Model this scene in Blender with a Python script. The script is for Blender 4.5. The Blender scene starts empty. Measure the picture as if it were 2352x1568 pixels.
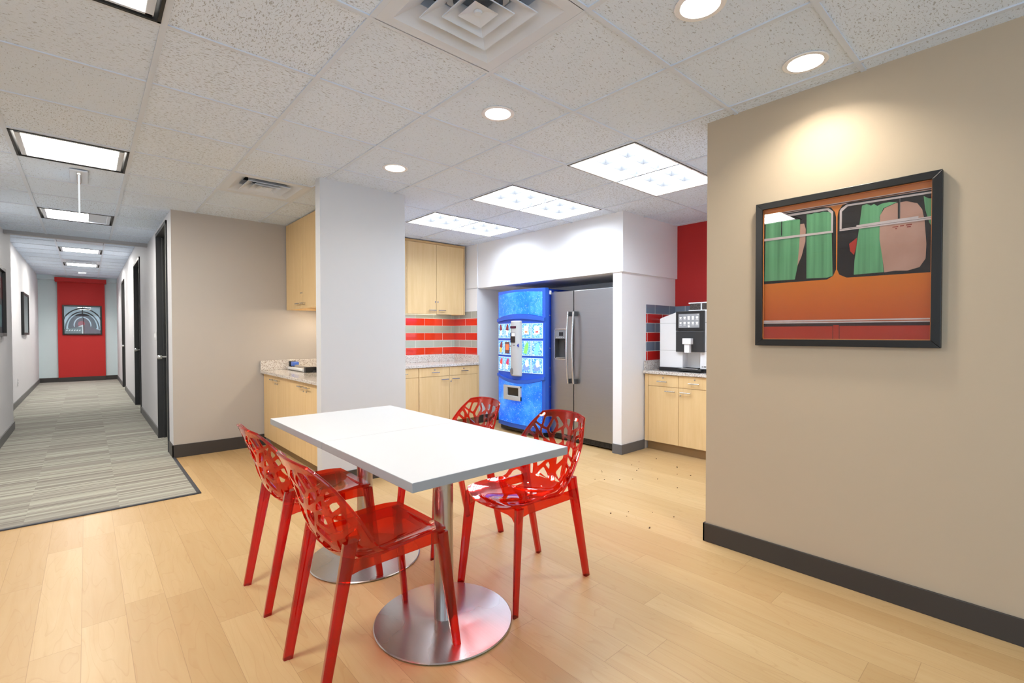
import bpy, math, random
from mathutils import Vector
from mathutils.geometry import delaunay_2d_cdt
random.seed(7)
C = bpy.context.scene.collection
SC = bpy.context.scene
PI = math.pi

# ------------------------------------------------------------------ mesh builder
class MB:
    def __init__(s): s.v=[]; s.f=[]; s.m=[]
    def add(s, vs, fs, mi=0):
        b=len(s.v); s.v+= [tuple(p) for p in vs]
        for f in fs: s.f.append(tuple(b+i for i in f)); s.m.append(mi)
        return s
    def box(s, x0,x1,y0,y1,z0,z1, mi=0, faces=None):
        vs=[(x0,y0,z0),(x1,y0,z0),(x1,y1,z0),(x0,y1,z0),(x0,y0,z1),(x1,y0,z1),(x1,y1,z1),(x0,y1,z1)]
        fs=[(0,3,2,1),(4,5,6,7),(0,1,5,4),(1,2,6,5),(2,3,7,6),(3,0,4,7)]   # -z +z -y +x +y -x
        b=len(s.v); s.v+=vs
        for k,f in enumerate(fs):
            s.f.append(tuple(b+i for i in f)); s.m.append(faces.get(k,mi) if faces else mi)
        return s
    def cyl(s, p0,p1,r0,r1=None,n=24,mi=0,cap=True):
        r1=r0 if r1 is None else r1
        p0=Vector(p0);p1=Vector(p1);d=(p1-p0).normalized()
        a=Vector((0,0,1)) if abs(d.z)<.9 else Vector((1,0,0))
        u=d.cross(a).normalized(); w=d.cross(u)
        vs=[];
        for p,r in((p0,r0),(p1,r1)):
            for k in range(n):
                t=2*PI*k/n; vs.append(p+u*(r*math.cos(t))+w*(r*math.sin(t)))
        fs=[(k,n+k,n+(k+1)%n,(k+1)%n) for k in range(n)]
        if cap: fs+=[tuple(range(n)),tuple(range(2*n-1,n-1,-1))]
        return s.add(vs,fs,mi)
    def lathe(s, prof, n=48, mi=0, c=(0,0,0)):
        vs=[];m=len(prof)
        for k in range(n):
            t=2*PI*k/n
            for r,z in prof: vs.append((c[0]+r*math.cos(t),c[1]+r*math.sin(t),c[2]+z))
        fs=[]
        for k in range(n):
            k2=(k+1)%n
            for j in range(m-1): fs.append((k*m+j,k2*m+j,k2*m+j+1,k*m+j+1))
        return s.add(vs,fs,mi)
    def prism(s, poly, z0, z1, axis='z', mi=0):
        """poly: 2D points, extruded along axis"""
        def P(a,b,c):
            return {'z':(a,b,c),'y':(a,c,b),'x':(c,a,b)}[axis]
        n=len(poly)
        vs=[P(a,b,z0) for a,b in poly]+[P(a,b,z1) for a,b in poly]
        fs=[tuple(range(n)),tuple(range(2*n-1,n-1,-1))]+[(k,n+k,n+(k+1)%n,(k+1)%n) for k in range(n)]
        return s.add(vs,fs,mi)
    def tube(s, pts, r, n=8, mi=0, closed=False):
        pts=[Vector(p) for p in pts]; m=len(pts); vs=[]
        prev=None
        for i,p in enumerate(pts):
            a=pts[i-1] if (i>0 or closed) else p; b=pts[(i+1)%m] if (i<m-1 or closed) else p
            d=(b-a).normalized()
            if prev is None:
                h=Vector((0,0,1)) if abs(d.z)<.9 else Vector((1,0,0)); u=d.cross(h).normalized()
            else: u=(prev-d*prev.dot(d)).normalized()
            prev=u; w=d.cross(u); rr=r[i] if isinstance(r,(list,tuple)) else r
            for k in range(n):
                t=2*PI*k/n; vs.append(p+u*(rr*math.cos(t))+w*(rr*math.sin(t)))
        fs=[]
        for i in range(m if closed else m-1):
            j=(i+1)%m
            for k in range(n): fs.append((i*n+k,i*n+(k+1)%n,j*n+(k+1)%n,j*n+k))
        if not closed: fs+=[tuple(range(n-1,-1,-1)),tuple((m-1)*n+k for k in range(n))]
        return s.add(vs,fs,mi)
    def build(s, name, mats, parent=None, smooth=False, bevel=0, seg=2, props=None, recalc=True):
        me=bpy.data.meshes.new(name); me.from_pydata([tuple(v) for v in s.v],[],s.f)
        if not isinstance(mats,(list,tuple)): mats=[mats]
        for m in mats: me.materials.append(m)
        me.polygons.foreach_set('material_index',s.m)
        me.update()
        if recalc:
            import bmesh
            bm=bmesh.new(); bm.from_mesh(me); bmesh.ops.recalc_face_normals(bm,faces=bm.faces); bm.to_mesh(me); bm.free()
        if smooth:
            me.polygons.foreach_set('use_smooth',[True]*len(me.polygons))
            try: me.set_sharp_from_angle(angle=math.radians(38))
            except Exception: pass
        o=bpy.data.objects.new(name,me); C.objects.link(o)
        if parent: o.parent=parent
        if bevel:
            b=o.modifiers.new('bevel','BEVEL'); b.width=bevel; b.segments=seg; b.limit_method='ANGLE'; b.angle_limit=math.radians(40)
            b.harden_normals=False
        if props:
            for k,v in props.items(): o[k]=v
        return o

def tag(o,label,cat,group=None):
    o['label']=label; o['category']=cat
    if group: o['group']=group
    return o
def thing(name,label,cat,loc=(0,0,0),rz=0,group=None):
    o=bpy.data.objects.new(name,None); C.objects.link(o); o.empty_display_size=.05
    o.location=loc; o.rotation_euler=(0,0,rz)
    return tag(o,label,cat,group)
def struct(name,mb,m,parent=None,**k):
    o=mb.build(name,m,parent,**k)
    o['kind']='structure'
    return o
def dup(root,loc=None,rz=None,label=None,group=None):
    kids=[k for k in bpy.data.objects if k.parent==root]
    r=root.copy(); C.objects.link(r)
    if loc is not None: r.location=loc
    if rz is not None: r.rotation_euler=(0,0,rz)
    if label: r['label']=label
    if group: r['group']=group
    for ch in kids:
        c=ch.copy(); C.objects.link(c); c.parent=r
        for g in [k for k in bpy.data.objects if k.parent==ch]:
            d=g.copy(); C.objects.link(d); d.parent=c
    return r

# ------------------------------------------------------------------ materials
def lin(c):
    return tuple(((x/255)/12.92 if x/255<=.04045 else (((x/255)+.055)/1.055)**2.4) for x in c)+(1,)
class NT:
    def __init__(s,name):
        s.mat=bpy.data.materials.new(name); s.mat.use_nodes=True; s.t=s.mat.node_tree; s.n=s.t.nodes; s.l=s.t.links
        s.bsdf=s.n['Principled BSDF']; s.out=s.n['Material Output']
    def node(s,ty,**k):
        n=s.n.new(ty)
        for a,b in k.items():
            if a.startswith('i_'): pass
            else: setattr(n,a,b)
        return n
    def val(s,sock,v):
        if hasattr(v,'links') or hasattr(v,'is_output'): s.l.new(v,sock)
        else: sock.default_value=v
    def math(s,op,a,b=None,c=None,clamp=False):
        n=s.n.new('ShaderNodeMath'); n.operation=op; n.use_clamp=clamp
        for i,x in enumerate((a,b,c)):
            if x is not None: s.val(n.inputs[i],x)
        return n.outputs[0]
    def mix(s,f,a,b):
        n=s.n.new('ShaderNodeMix'); n.data_type='RGBA'
        s.val(n.inputs[0],f); s.val(n.inputs[6],a); s.val(n.inputs[7],b); return n.outputs[2]
    def noise(s,vec,scale,detail=3,rough=.5,dist=0):
        n=s.n.new('ShaderNodeTexNoise'); s.l.new(vec,n.inputs['Vector']); n.inputs['Scale'].default_value=scale
        n.inputs['Detail'].default_value=detail; n.inputs['Roughness'].default_value=rough; n.inputs['Distortion'].default_value=dist
        return n.outputs['Fac']
    def pos(s): return s.n.new('ShaderNodeNewGeometry').outputs['Position']
    def obj(s): return s.n.new('ShaderNodeTexCoord').outputs['Object']
    def sep(s,v):
        n=s.n.new('ShaderNodeSeparateXYZ'); s.l.new(v,n.inputs[0]); return n.outputs
    def comb(s,x,y,z):
        n=s.n.new('ShaderNodeCombineXYZ')
        for i,q in enumerate((x,y,z)): s.val(n.inputs[i],q)
        return n.outputs[0]
    def scale(s,v,sc):
        n=s.n.new('ShaderNodeVectorMath'); n.operation='MULTIPLY'; s.l.new(v,n.inputs[0]); n.inputs[1].default_value=sc; return n.outputs[0]
    def white(s,v):
        n=s.n.new('ShaderNodeTexWhiteNoise'); n.noise_dimensions='3D'; s.l.new(v,n.inputs['Vector']); return n.outputs['Value']
    def ramp(s,f,stops):
        n=s.n.new('ShaderNodeValToRGB'); s.l.new(f,n.inputs[0]); e=n.color_ramp.elements
        while len(e)<len(stops): e.new(.5)
        for k,(p,c) in enumerate(stops): e[k].position=p; e[k].color=c
        return n.outputs[0]
    def bump(s,h,strength=.3,dist=.002):
        n=s.n.new('ShaderNodeBump'); s.l.new(h,n.inputs['Height']); n.inputs['Strength'].default_value=strength; n.inputs['Distance'].default_value=dist
        s.l.new(n.outputs[0],s.bsdf.inputs['Normal']); return n.outputs[0]
    def set(s,**k):
        names={'color':'Base Color','rough':'Roughness','metal':'Metallic','spec':'Specular IOR Level','trans':'Transmission Weight','ior':'IOR','coat':'Coat Weight','coatr':'Coat Roughness','alpha':'Alpha','em':'Emission Color','ems':'Emission Strength','aniso':'Anisotropic'}
        for a,b in k.items(): s.val(s.bsdf.inputs[names[a]],b)
        return s
def plain(name,c,rough=.5,metal=0,spec=.5,bumpy=0,coat=0,var=.0):
    m=NT(name); col=lin(c)
    if var or bumpy:
        p=m.obj(); nz=m.noise(p,6,4)
        if var:
            d=tuple(x*(1-var) for x in col[:3])+(1,); col=m.mix(nz,d,col)
        if bumpy: m.bump(m.noise(p,260,2),bumpy,.001)
    m.set(color=col,rough=rough,metal=metal,spec=spec,coat=coat); return m.mat
def emit(name,c,st):
    m=NT(name); m.set(color=(0,0,0,1),em=lin(c),ems=st,rough=.6,spec=.0); return m.mat

M={}
def wallmat(name,c):
    m=NT(name); p=m.pos(); nz=m.noise(p,1.3,3); big=m.mix(nz,tuple(x*.96 for x in lin(c)[:3])+(1,),lin(c))
    m.set(color=big,rough=.62,spec=.25); m.bump(m.noise(p,220,3,.6),.12,.001); return m.mat
M['white']=wallmat('wall_white_paint',(232,232,234))
M['grey']=wallmat('wall_light_grey_paint',(205,207,211))
M['beige']=wallmat('wall_beige_paint',(181,174,167))
M['tan']=wallmat('wall_tan_paint',(186,170,148))
M['pale']=wallmat('wall_pale_blue_paint',(206,222,226))
M['red']=wallmat('wall_red_paint',(186,48,46))
M['corr']=wallmat('wall_corridor_paint',(216,216,220))
M['base_dark']=plain('baseboard_charcoal',(58,54,52),.45,var=.1)
M['base_grey']=plain('baseboard_grey',(98,98,100),.45,var=.1)
M['door_black']=plain('door_frame_black',(40,40,42),.4)
M['door_leaf']=plain('door_leaf_grey',(150,150,142),.5,var=.08)
M['chrome']=plain('brushed_nickel',(205,205,205),.22,1)
M['white_plastic']=plain('white_plastic',(228,228,230),.35)
M['black_plastic']=plain('black_plastic',(26,26,28),.32)
M['dark_grey']=plain('dark_grey_plastic',(60,60,62),.4)
M['grey_plastic']=plain('vending_grey_plastic',(178,180,182),.42,bumpy=.05)
M['vent_white']=plain('diffuser_enamel',(206,214,226),.4)  # cool tint put into the enamel to offset warm floor bounce
M['tbar']=plain('ceiling_grid_paint',(204,214,228),.45)  # grid colour shifted bluish against warm light from the floor
M['void']=plain('dark_void',(22,22,22),.9)
M['strip']=plain('carpet_edge_rubber',(52,54,62),.5)
M['frame']=plain('black_picture_frame',(12,11,11),.38)
M['frame_lip']=plain('frame_lip_wood',(200,120,60),.5)
M['reflector']=plain('reflector_white',(240,240,240),.25)
M['louvre']=plain('louvre_metal',(106,106,108),.3)
M['steel_black']=plain('fixture_black_edge',(18,18,18),.5)

# ceiling tiles
GX0,GY0,TX,TY=.8719,1.8297,.6174,.6096
def ceiling_mat():
    m=NT('mineral_fibre_ceiling_tile'); p=m.pos(); x,y,z=m.sep(p)
    tx=m.math('DIVIDE',m.math('SUBTRACT',x,GX0),TX); ty=m.math('DIVIDE',m.math('SUBTRACT',y,GY0),TY)
    ix=m.math('FLOOR',tx); iy=m.math('FLOOR',ty); rnd=m.white(m.comb(ix,iy,3.0)); rnd2=m.white(m.comb(ix,iy,9.0))
    ang=m.math('MULTIPLY',rnd2,3.0)
    off=m.math('MULTIPLY',rnd,37.0)
    swap=m.math('GREATER_THAN',rnd2,.55)
    sx=m.math('ADD',m.math('MULTIPLY',x,m.math('ADD',58.0,m.math('MULTIPLY',swap,80.0))),off)
    sy=m.math('ADD',m.math('MULTIPLY',y,m.math('SUBTRACT',138.0,m.math('MULTIPLY',swap,80.0))),off)
    v=m.comb(sx,sy,0.0)
    fis=m.noise(v,1.0,2,.5,.9)
    th=m.math('ADD',.325,m.math('MULTIPLY',rnd,.075))
    fmask=m.math('SUBTRACT',1.0,m.math('MULTIPLY',m.math('SUBTRACT',fis,th),28.0),clamp=True)
    pin=m.noise(m.scale(p,(260,260,1)),1.0,1,.5)
    pmask=m.math('MULTIPLY',m.math('SUBTRACT',.36,pin),9.0,clamp=True)
    tot=m.math('MAXIMUM',fmask,m.math('MULTIPLY',pmask,.45))
    base=m.mix(rnd,lin((212,225,241)),lin((220,232,247)))  # bluish tile base cancels the warm light bounced off the floor
    col=m.mix(m.math('MULTIPLY',tot,.46),base,lin((96,96,96)))
    m.set(color=col,rough=.9,spec=.1); m.bump(m.math('SUBTRACT',1.0,tot),.5,.002); return m.mat
M['ceil']=ceiling_mat()

def wood_floor():
    m=NT('light_maple_plank_floor'); p=m.pos(); x,y,z=m.sep(p)
    W=.152; L=1.22
    rx=m.math('DIVIDE',m.math('ADD',x,.03),W); row=m.math('FLOOR',rx); fx=m.math('FRACT',rx)
    ro=m.white(m.comb(row,1.0,0.0))
    ly=m.math('ADD',m.math('DIVIDE',y,L),m.math('MULTIPLY',ro,7.0)); col=m.math('FLOOR',ly); fy=m.math('FRACT',ly)
    rid=m.white(m.comb(row,col,5.0)); rid2=m.white(m.comb(row,col,8.0))
    gv=m.comb(m.math('ADD',m.math('MULTIPLY',x,22.0),m.math('MULTIPLY',rid,50.0)),m.math('ADD',m.math('MULTIPLY',y,1.6),m.math('MULTIPLY',rid,20.0)),0.0)
    g=m.noise(gv,1.0,5,.6,.8)
    cv=m.comb(m.math('ADD',m.math('MULTIPLY',x,7.0),m.math('MULTIPLY',rid2,50.0)),m.math('ADD',m.math('MULTIPLY',y,1.1),m.math('MULTIPLY',rid,31.0)),0.0)
    cn=m.noise(cv,1.0,2,.4,.3)
    rings=m.math('FRACT',m.math('MULTIPLY',cn,14.0))
    rl=m.math('MULTIPLY',m.math('SUBTRACT',1.0,m.math('MULTIPLY',rings,7.0),clamp=True),.22)
    c1=m.mix(rid,lin((184,153,108)),lin((203,175,130)))
    c2=m.mix(m.math('MULTIPLY',g,.7),c1,lin((176,138,88)))
    c3=m.mix(rl,c2,lin((160,116,66)))
    ex=m.math('MINIMUM',fx,m.math('SUBTRACT',1.0,fx)); ey=m.math('MINIMUM',fy,m.math('SUBTRACT',1.0,fy))
    sx=m.math('LESS_THAN',ex,.007); sy=m.math('LESS_THAN',ey,.0010)
    sm=m.math('MAXIMUM',sx,sy)
    c4=m.mix(m.math('MULTIPLY',sm,.38),c3,lin((120,84,45)))
    m.set(color=c4,rough=m.math('ADD',.30,m.math('MULTIPLY',g,.12)),spec=.38); m.bump(m.math('SUBTRACT',g,sm),.10,.001); return m.mat
M['floor']=wood_floor()

def carpet():
    m=NT('striped_grey_carpet'); p=m.pos(); x,y,z=m.sep(p)
    T=.5; bx=m.math('FLOOR',m.math('DIVIDE',m.math('ADD',x,.33),T))
    r=m.white(m.comb(bx,2.0,1.0))
    yy=m.math('ADD',y,m.math('MULTIPLY',r,.3))
    seg=m.math('FLOOR',m.math('DIVIDE',yy,.5)); rr=m.white(m.comb(bx,seg,4.0))
    li=m.math('FLOOR',m.math('MULTIPLY',yy,95.0)); a=m.white(m.comb(li,m.math('FLOOR',m.math('MULTIPLY',rr,6.0)),0.0))
    li2=m.math('FLOOR',m.math('MULTIPLY',yy,38.0)); b=m.white(m.comb(li2,bx,7.0))
    sl=m.noise(m.comb(m.math('MULTIPLY',x,.4),m.math('MULTIPLY',yy,9.0),0.0),1.0,2)
    t=m.math('ADD',m.math('ADD',m.math('MULTIPLY',a,.38),m.math('MULTIPLY',b,.42)),m.math('MULTIPLY',sl,.25))
    c=m.ramp(t,[(.12,lin((112,108,104))),(.42,lin((150,146,139))),(.62,lin((166,165,155))),(.9,lin((196,197,186)))])
    fz=m.noise(p,420,2); c=m.mix(m.math('MULTIPLY',fz,.25),c,lin((110,108,102)))
    m.set(color=c,rough=.95,spec=.1); m.bump(m.math('ADD',fz,m.math('MULTIPLY',a,.6)),.5,.003); return m.mat
M['carpet']=carpet()

def granite():
    m=NT('speckled_granite'); p=m.pos()
    v=m.n.new('ShaderNodeTexVoronoi'); m.l.new(p,v.inputs['Vector']); v.inputs['Scale'].default_value=150
    n1=m.noise(p,60,4,.7); sp=m.sep(v.outputs['Color'])[0]
    c=m.ramp(sp,[(0,lin((120,100,92))),(.12,lin((165,150,140))),(.35,lin((206,200,194))),(.8,lin((226,223,219)))])
    c=m.mix(m.math('MULTIPLY',n1,.5),c,lin((186,174,164)))
    m.set(color=c,rough=.16,spec=.5,coat=.3,coatr=.08); return m.mat
M['granite']=granite()

def cabwood():
    m=NT('maple_veneer'); p=m.pos(); v=m.scale(p,(26,26,1.8)); g=m.noise(v,1.0,5,.62,.5); v2=m.scale(p,(4,4,.7)); g2=m.noise(v2,1.0,2)
    c=m.mix(g,lin((232,205,158)),lin((206,170,116))); c=m.mix(m.math('MULTIPLY',g2,.4),c,lin((222,190,138)))
    m.set(color=c,rough=.42,spec=.35); m.bump(g,.06,.001); return m.mat
M['maple']=cabwood()
M['maple_edge']=plain('maple_edge_band',(196,160,108),.5)
M['toe']=plain('toe_kick_vinyl',(150,122,84),.6)

def tilemat(name,greya,greyb,axis,off=0,reda=(178,22,20),redb=(192,30,24)):
    m=NT(name); p=m.pos(); x,y,z=m.sep(p); h=.1045; w=.305
    a=x if axis=='x' else y
    r=m.math('DIVIDE',m.math('SUBTRACT',z,.976),h); row=m.math('FLOOR',r); fz=m.math('FRACT',r)
    par=m.math('MODULO',row,2.0)
    s=m.math('ADD',m.math('DIVIDE',m.math('ADD',a,off),w),m.math('MULTIPLY',par,.5)); fx=m.math('FRACT',s); ci=m.math('FLOOR',s)
    rnd=m.white(m.comb(ci,row,2.0))
    grey=m.mix(rnd,lin(greya),lin(greyb)); redc=m.mix(rnd,lin(reda),lin(redb))
    c=m.mix(par,redc,grey) if False else m.mix(m.math('SUBTRACT',1.0,par),grey,redc)
    gm=m.math('MAXIMUM',m.math('LESS_THAN',m.math('MINIMUM',fx,m.math('SUBTRACT',1.0,fx)),.006),m.math('LESS_THAN',m.math('MINIMUM',fz,m.math('SUBTRACT',1.0,fz)),.018))
    c=m.mix(gm,c,lin((225,223,214)))
    m.set(color=c,rough=m.math('ADD',.07,m.math('MULTIPLY',gm,.6)),spec=.55,coat=.5,coatr=.03); m.bump(m.math('SUBTRACT',1.0,gm),.4,.002); return m.mat
M['tile_kx']=tilemat('glass_tile_back',(164,173,160),(176,183,171),'x',.02,(206,52,24),(216,64,30))
M['tile_ky']=tilemat('glass_tile_side',(156,157,149),(168,170,162),'y',.10,(200,44,26),(208,52,28))
M['tile_r']=tilemat('glass_tile_blue_grey_side',(100,112,130),(120,134,150),'x',-.1)
M['tile_r2']=tilemat('glass_tile_blue_grey_back',(100,112,130),(120,134,150),'y',.05)

def steel(name,c,rough,sc):
    m=NT(name); p=m.obj(); g=m.noise(m.scale(p,sc),1.0,3,.6); c2=m.noise(p,2.2,3)
    col=m.mix(g,lin(c),tuple(x*.86 for x in lin(c)[:3])+(1,))
    m.set(color=col,metal=1,rough=m.math('ADD',rough,m.math('MULTIPLY',c2,.14))); m.bump(g,.04,.001); return m.mat
M['fridge']=steel('stainless_fridge_door',(168,168,170),.3,(3,3,320))
M['steel']=steel('brushed_stainless_base',(190,186,183),.2,(160,3,3))
M['pole']=steel('brushed_stainless_pole',(188,184,180),.22,(200,200,2))
M['table']=plain('white_laminate_top',(203,204,206),.38,spec=.4)
M['table_edge']=plain('grey_table_edge',(150,152,155),.5)

def schlick(m,f0):
    lw=m.n.new('ShaderNodeLayerWeight'); lw.inputs[0].default_value=.5
    return m.math('ADD',f0,m.math('MULTIPLY',m.math('POWER',lw.outputs['Facing'],3.6),1-f0))
def redplastic(name,tc,dc,dm=.12,ior=1.5):
    m=NT(name); m.n.remove(m.bsdf)
    tr=m.n.new('ShaderNodeBsdfTransparent'); lw2=m.n.new('ShaderNodeLayerWeight'); lw2.inputs[0].default_value=.5
    m.l.new(m.mix(m.math('POWER',lw2.outputs['Facing'],1.6),(*tc,1),(*[q**3.2 for q in tc],1)),tr.inputs[0])
    df=m.n.new('ShaderNodeBsdfDiffuse'); df.inputs[0].default_value=(*dc,1)
    tl=m.n.new('ShaderNodeBsdfTranslucent'); tl.inputs[0].default_value=(*dc,1)
    gl=m.n.new('ShaderNodeBsdfGlossy'); gl.inputs['Roughness'].default_value=.035; gl.inputs[0].default_value=(1,.96,.95,1)
    fr=schlick(m,.045)
    a=m.n.new('ShaderNodeMixShader'); a.inputs[0].default_value=.5; m.l.new(df.outputs[0],a.inputs[1]); m.l.new(tl.outputs[0],a.inputs[2])
    b=m.n.new('ShaderNodeMixShader'); b.inputs[0].default_value=dm; m.l.new(tr.outputs[0],b.inputs[1]); m.l.new(a.outputs[0],b.inputs[2])
    c=m.n.new('ShaderNodeMixShader'); m.l.new(fr,c.inputs[0]); m.l.new(b.outputs[0],c.inputs[1]); m.l.new(gl.outputs[0],c.inputs[2])
    m.l.new(c.outputs[0],m.out.inputs[0]); return m.mat
M['shell']=redplastic('clear_red_polycarbonate',(.92,.18,.055),(.92,.09,.015),.06)
M['leg']=redplastic('clear_red_polycarbonate_thick',(.80,.05,.024),(.70,.02,.008),.06)
def clear(name,c=(1,1,1),rough=.0,dm=0):
    m=NT(name); m.n.remove(m.bsdf)
    tr=m.n.new('ShaderNodeBsdfTransparent'); tr.inputs[0].default_value=(*c,1)
    gl=m.n.new('ShaderNodeBsdfGlossy'); gl.inputs['Roughness'].default_value=rough
    fr=schlick(m,.04)
    x=m.n.new('ShaderNodeMixShader'); m.l.new(fr,x.inputs[0]); m.l.new(tr.outputs[0],x.inputs[1]); m.l.new(gl.outputs[0],x.inputs[2]); m.l.new(x.outputs[0],m.out.inputs[0])
    return m.mat
M['glass']=clear('picture_glass',(.98,.98,.98),.0)
M['acrylic']=clear('clear_acrylic',(.9,.92,.92),.05)

def waterpanel():
    m=NT('backlit_water_drop_panel'); p=m.obj()
    v=m.n.new('ShaderNodeTexVoronoi'); m.l.new(p,v.inputs['Vector']); v.inputs['Scale'].default_value=62
    d=v.outputs['Distance']; nz=m.noise(p,26,4,.7); big=m.noise(p,3.2,2)
    c=m.ramp(m.math('ADD',m.math('MULTIPLY',big,.75),m.math('MULTIPLY',nz,.3)),[(.32,lin((8,70,200))),(.52,lin((28,112,234))),(.78,lin((84,168,250)))])
    hi=m.math('MULTIPLY',m.math('SUBTRACT',.24,d),7.0,clamp=True); hn=m.math('GREATER_THAN',nz,.5)
    c=m.mix(m.math('MULTIPLY',m.math('MULTIPLY',hi,hn),.6),c,lin((205,232,255)))
    m.set(color=c,em=c,ems=.62,rough=.22); m.bump(d,.3,.004); return m.mat
M['water']=waterpanel()
M['vm_blue']=plain('vending_blue',(40,88,190),.35,bumpy=.03)
M['vm_side']=plain('vending_side_blue',(14,48,150),.4)
M['vm_field']=plain('vending_selection_field_blue',(22,84,205),.4)

# lights
LP=20.5
M['lp']=emit('fluorescent_lens',(232,243,255),LP)
M['lpc']=emit('corridor_fluorescent_lens',(255,249,238),LP*2.7)
M['lp_dim']=emit('corridor_fixture_unlit_lens',(200,200,200),.15)
M['dl']=emit('downlight_lamp',(255,246,232),80.0)
M['dlw']=emit('downlight_lamp_wall_washer',(255,246,230),420.0)
M['dlf']=emit('downlight_lamp_far',(255,250,244),900.0)
M['uc']=emit('under_cabinet_tube',(255,240,214),16.0)
M['ucl']=emit('under_cabinet_tube_left',(255,236,206),60.0)

ZC=2.5475; ZC2=2.82
# ------------------------------------------------------------------ the setting
struct('floor',MB().box(-3.0,5.45,-2.65,6.15,-.05,0),M['floor'])
struct('floor',MB().box(-1.05,.672,4.515,17.75,-.03,.006).box(.672,.86,6.12,17.75,-.03,.006),M['carpet'])
struct('trim_1',MB().box(.648,.676,4.512,5.99,-.001,.009).box(-1.05,.676,4.505,4.532,-.001,.009),M['strip'],bevel=.002)

fixture=set(); down={}
def cell(i,j): return (GX0+i*TX,GX0+(i+1)*TX,GY0+j*TY,GY0+(j+1)*TY)
for i in (3,4):
    for j in (0,2,4): fixture.add((i,j))
corr_fix=[(-2,0),(-2,4),(-2,8)]
for c in corr_fix: fixture.add(c)
fixture|={(0,-1),(0,4)}
DLS=[(1,0,1.797,2.136),(1,2,1.790,3.356),(1,-2,1.797,.914),(2,-2,2.545,.775)]
for (i,j,x,y) in DLS: down[(i,j)]=(x,y)
RH=.078
def ceiling_mesh(x0,x1,y0,y1,z,fixt,dn):
    mb=MB()
    i0=math.floor((x0-GX0)/TX); i1=math.ceil((x1-GX0)/TX); j0=math.floor((y0-GY0)/TY); j1=math.ceil((y1-GY0)/TY)
    for i in range(i0,i1):
        for j in range(j0,j1):
            if (i,j) in fixt: continue
            a,b,c,d=cell(i,j); a=max(a,x0); b=min(b,x1); c=max(c,y0); d=min(d,y1)
            if b-a<.005 or d-c<.005: continue
            if (i,j) in dn:
                cx,cy=dn[(i,j)]; n=32; ring=[];sq=[]
                for k in range(n):
                    t=2*PI*(k+.5)/n; ring.append((cx+RH*math.cos(t),cy+RH*math.sin(t),z))
                    ux,uy=math.cos(t),math.sin(t); s=1e9
                    if ux>1e-9: s=min(s,(b-cx)/ux)
                    if ux<-1e-9: s=min(s,(a-cx)/ux)
                    if uy>1e-9: s=min(s,(d-cy)/uy)
                    if uy<-1e-9: s=min(s,(c-cy)/uy)
                    sq.append((cx+s*ux,cy+s*uy,z))
                mb.add(ring+sq,[(k,(k+1)%n,n+(k+1)%n,n+k) for k in range(n)])
                for (qx,qy) in ((a,c),(b,c),(b,d),(a,d)):
                    t=math.atan2(qy-cy,qx-cx); k=int((t/(2*PI)*n-.5)%n)
                    mb.add([(qx,qy,z),sq[k],sq[(k+1)%n]],[(0,1,2)])
            else: mb.add([(a,c,z),(b,c,z),(b,d,z),(a,d,z)],[(0,3,2,1)])
    return mb
def grid_mesh(x0,x1,y0,y1,z,w=.0115):
    mb=MB()
    i=math.ceil((x0-GX0)/TX)
    while GX0+i*TX<x1: X=GX0+i*TX; mb.box(X-w,X+w,y0,y1,z-.0005,z+.012); i+=1
    j=math.ceil((y0-GY0)/TY)
    while GY0+j*TY<y1: Y=GY0+j*TY; mb.box(x0,x1,Y-w*.96,Y+w*.96,z,z+.0125); j+=1
    return mb
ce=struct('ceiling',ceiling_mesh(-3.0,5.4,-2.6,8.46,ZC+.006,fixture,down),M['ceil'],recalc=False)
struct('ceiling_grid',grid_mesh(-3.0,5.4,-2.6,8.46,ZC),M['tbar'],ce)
far_fix={(-2,16),(-2,20),(-2,14),(-2,19)}
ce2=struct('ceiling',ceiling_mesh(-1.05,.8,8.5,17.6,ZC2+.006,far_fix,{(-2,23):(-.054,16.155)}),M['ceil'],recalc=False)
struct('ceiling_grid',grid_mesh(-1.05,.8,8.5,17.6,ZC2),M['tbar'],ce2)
struct('trim_2',MB().box(-.93,.78,8.46,8.56,ZC-.035,ZC2+.02),plain('beam_grey_paint',(168,168,170),.5))
struct('ceiling',MB().box(-3.1,5.5,-2.7,8.5,ZC+.16,ZC+.2).box(-1.2,1.0,8.5,17.8,ZC2+.16,ZC2+.2),plain('plenum_slab',(120,120,120),.9))

H=ZC+.02
struct('wall_right',MB().box(2.837,2.957,-2.6,1.392,0,H,0,{5:0,3:1,4:0}),[M['tan'],M['white']])
struct('wall_beige',MB().box(.66,2.30,5.99,6.10,0,H,0,{5:1}),[M['beige'],M['corr']])
w=MB()
for a,b in ((6.10,6.33),(7.27,9.75),(10.95,13.9),(14.9,17.7)): w.box(.66,.80,a,b,0,ZC2+.03)
for a,b in ((6.33,7.27),(9.75,10.95),(13.9,14.9)): w.box(.66,.80,a,b,2.53 if a>7 else 2.50,ZC2+.03)
struct('wall_corridor_right',w,M['corr'])
struct('added_door_backing',MB().box(.801,.86,6.101,17.7,0,ZC2+.03),M['corr'])  # added backing, blocks outside light leaking around the door leaves
struct('wall_corridor_left',MB().box(-.87,-.74,4.6,9.22,0,ZC2+.03).box(-1.06,-.93,9.1,17.7,0,ZC2+.03),M['corr'])
struct('wall_corridor_end',MB().box(-1.06,.9,17.6,17.7,0,ZC2+.03).box(-.93,.80,17.3,17.6,2.715,ZC2+.01),M['pale'])
struct('wall_red_panel',MB().box(-.56,.40,17.52,17.601,.11,2.70).box(-.60,.43,17.22,17.60,2.675,2.775),M['red'])
struct('wall_column',MB().box(1.433,2.205,3.957,4.06,0,H),M['grey'])
struct('wall_partition',MB().box(2.14,2.26,4.06,5.99,0,H,0,{5:1}),[M['white'],M['beige']])
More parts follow.
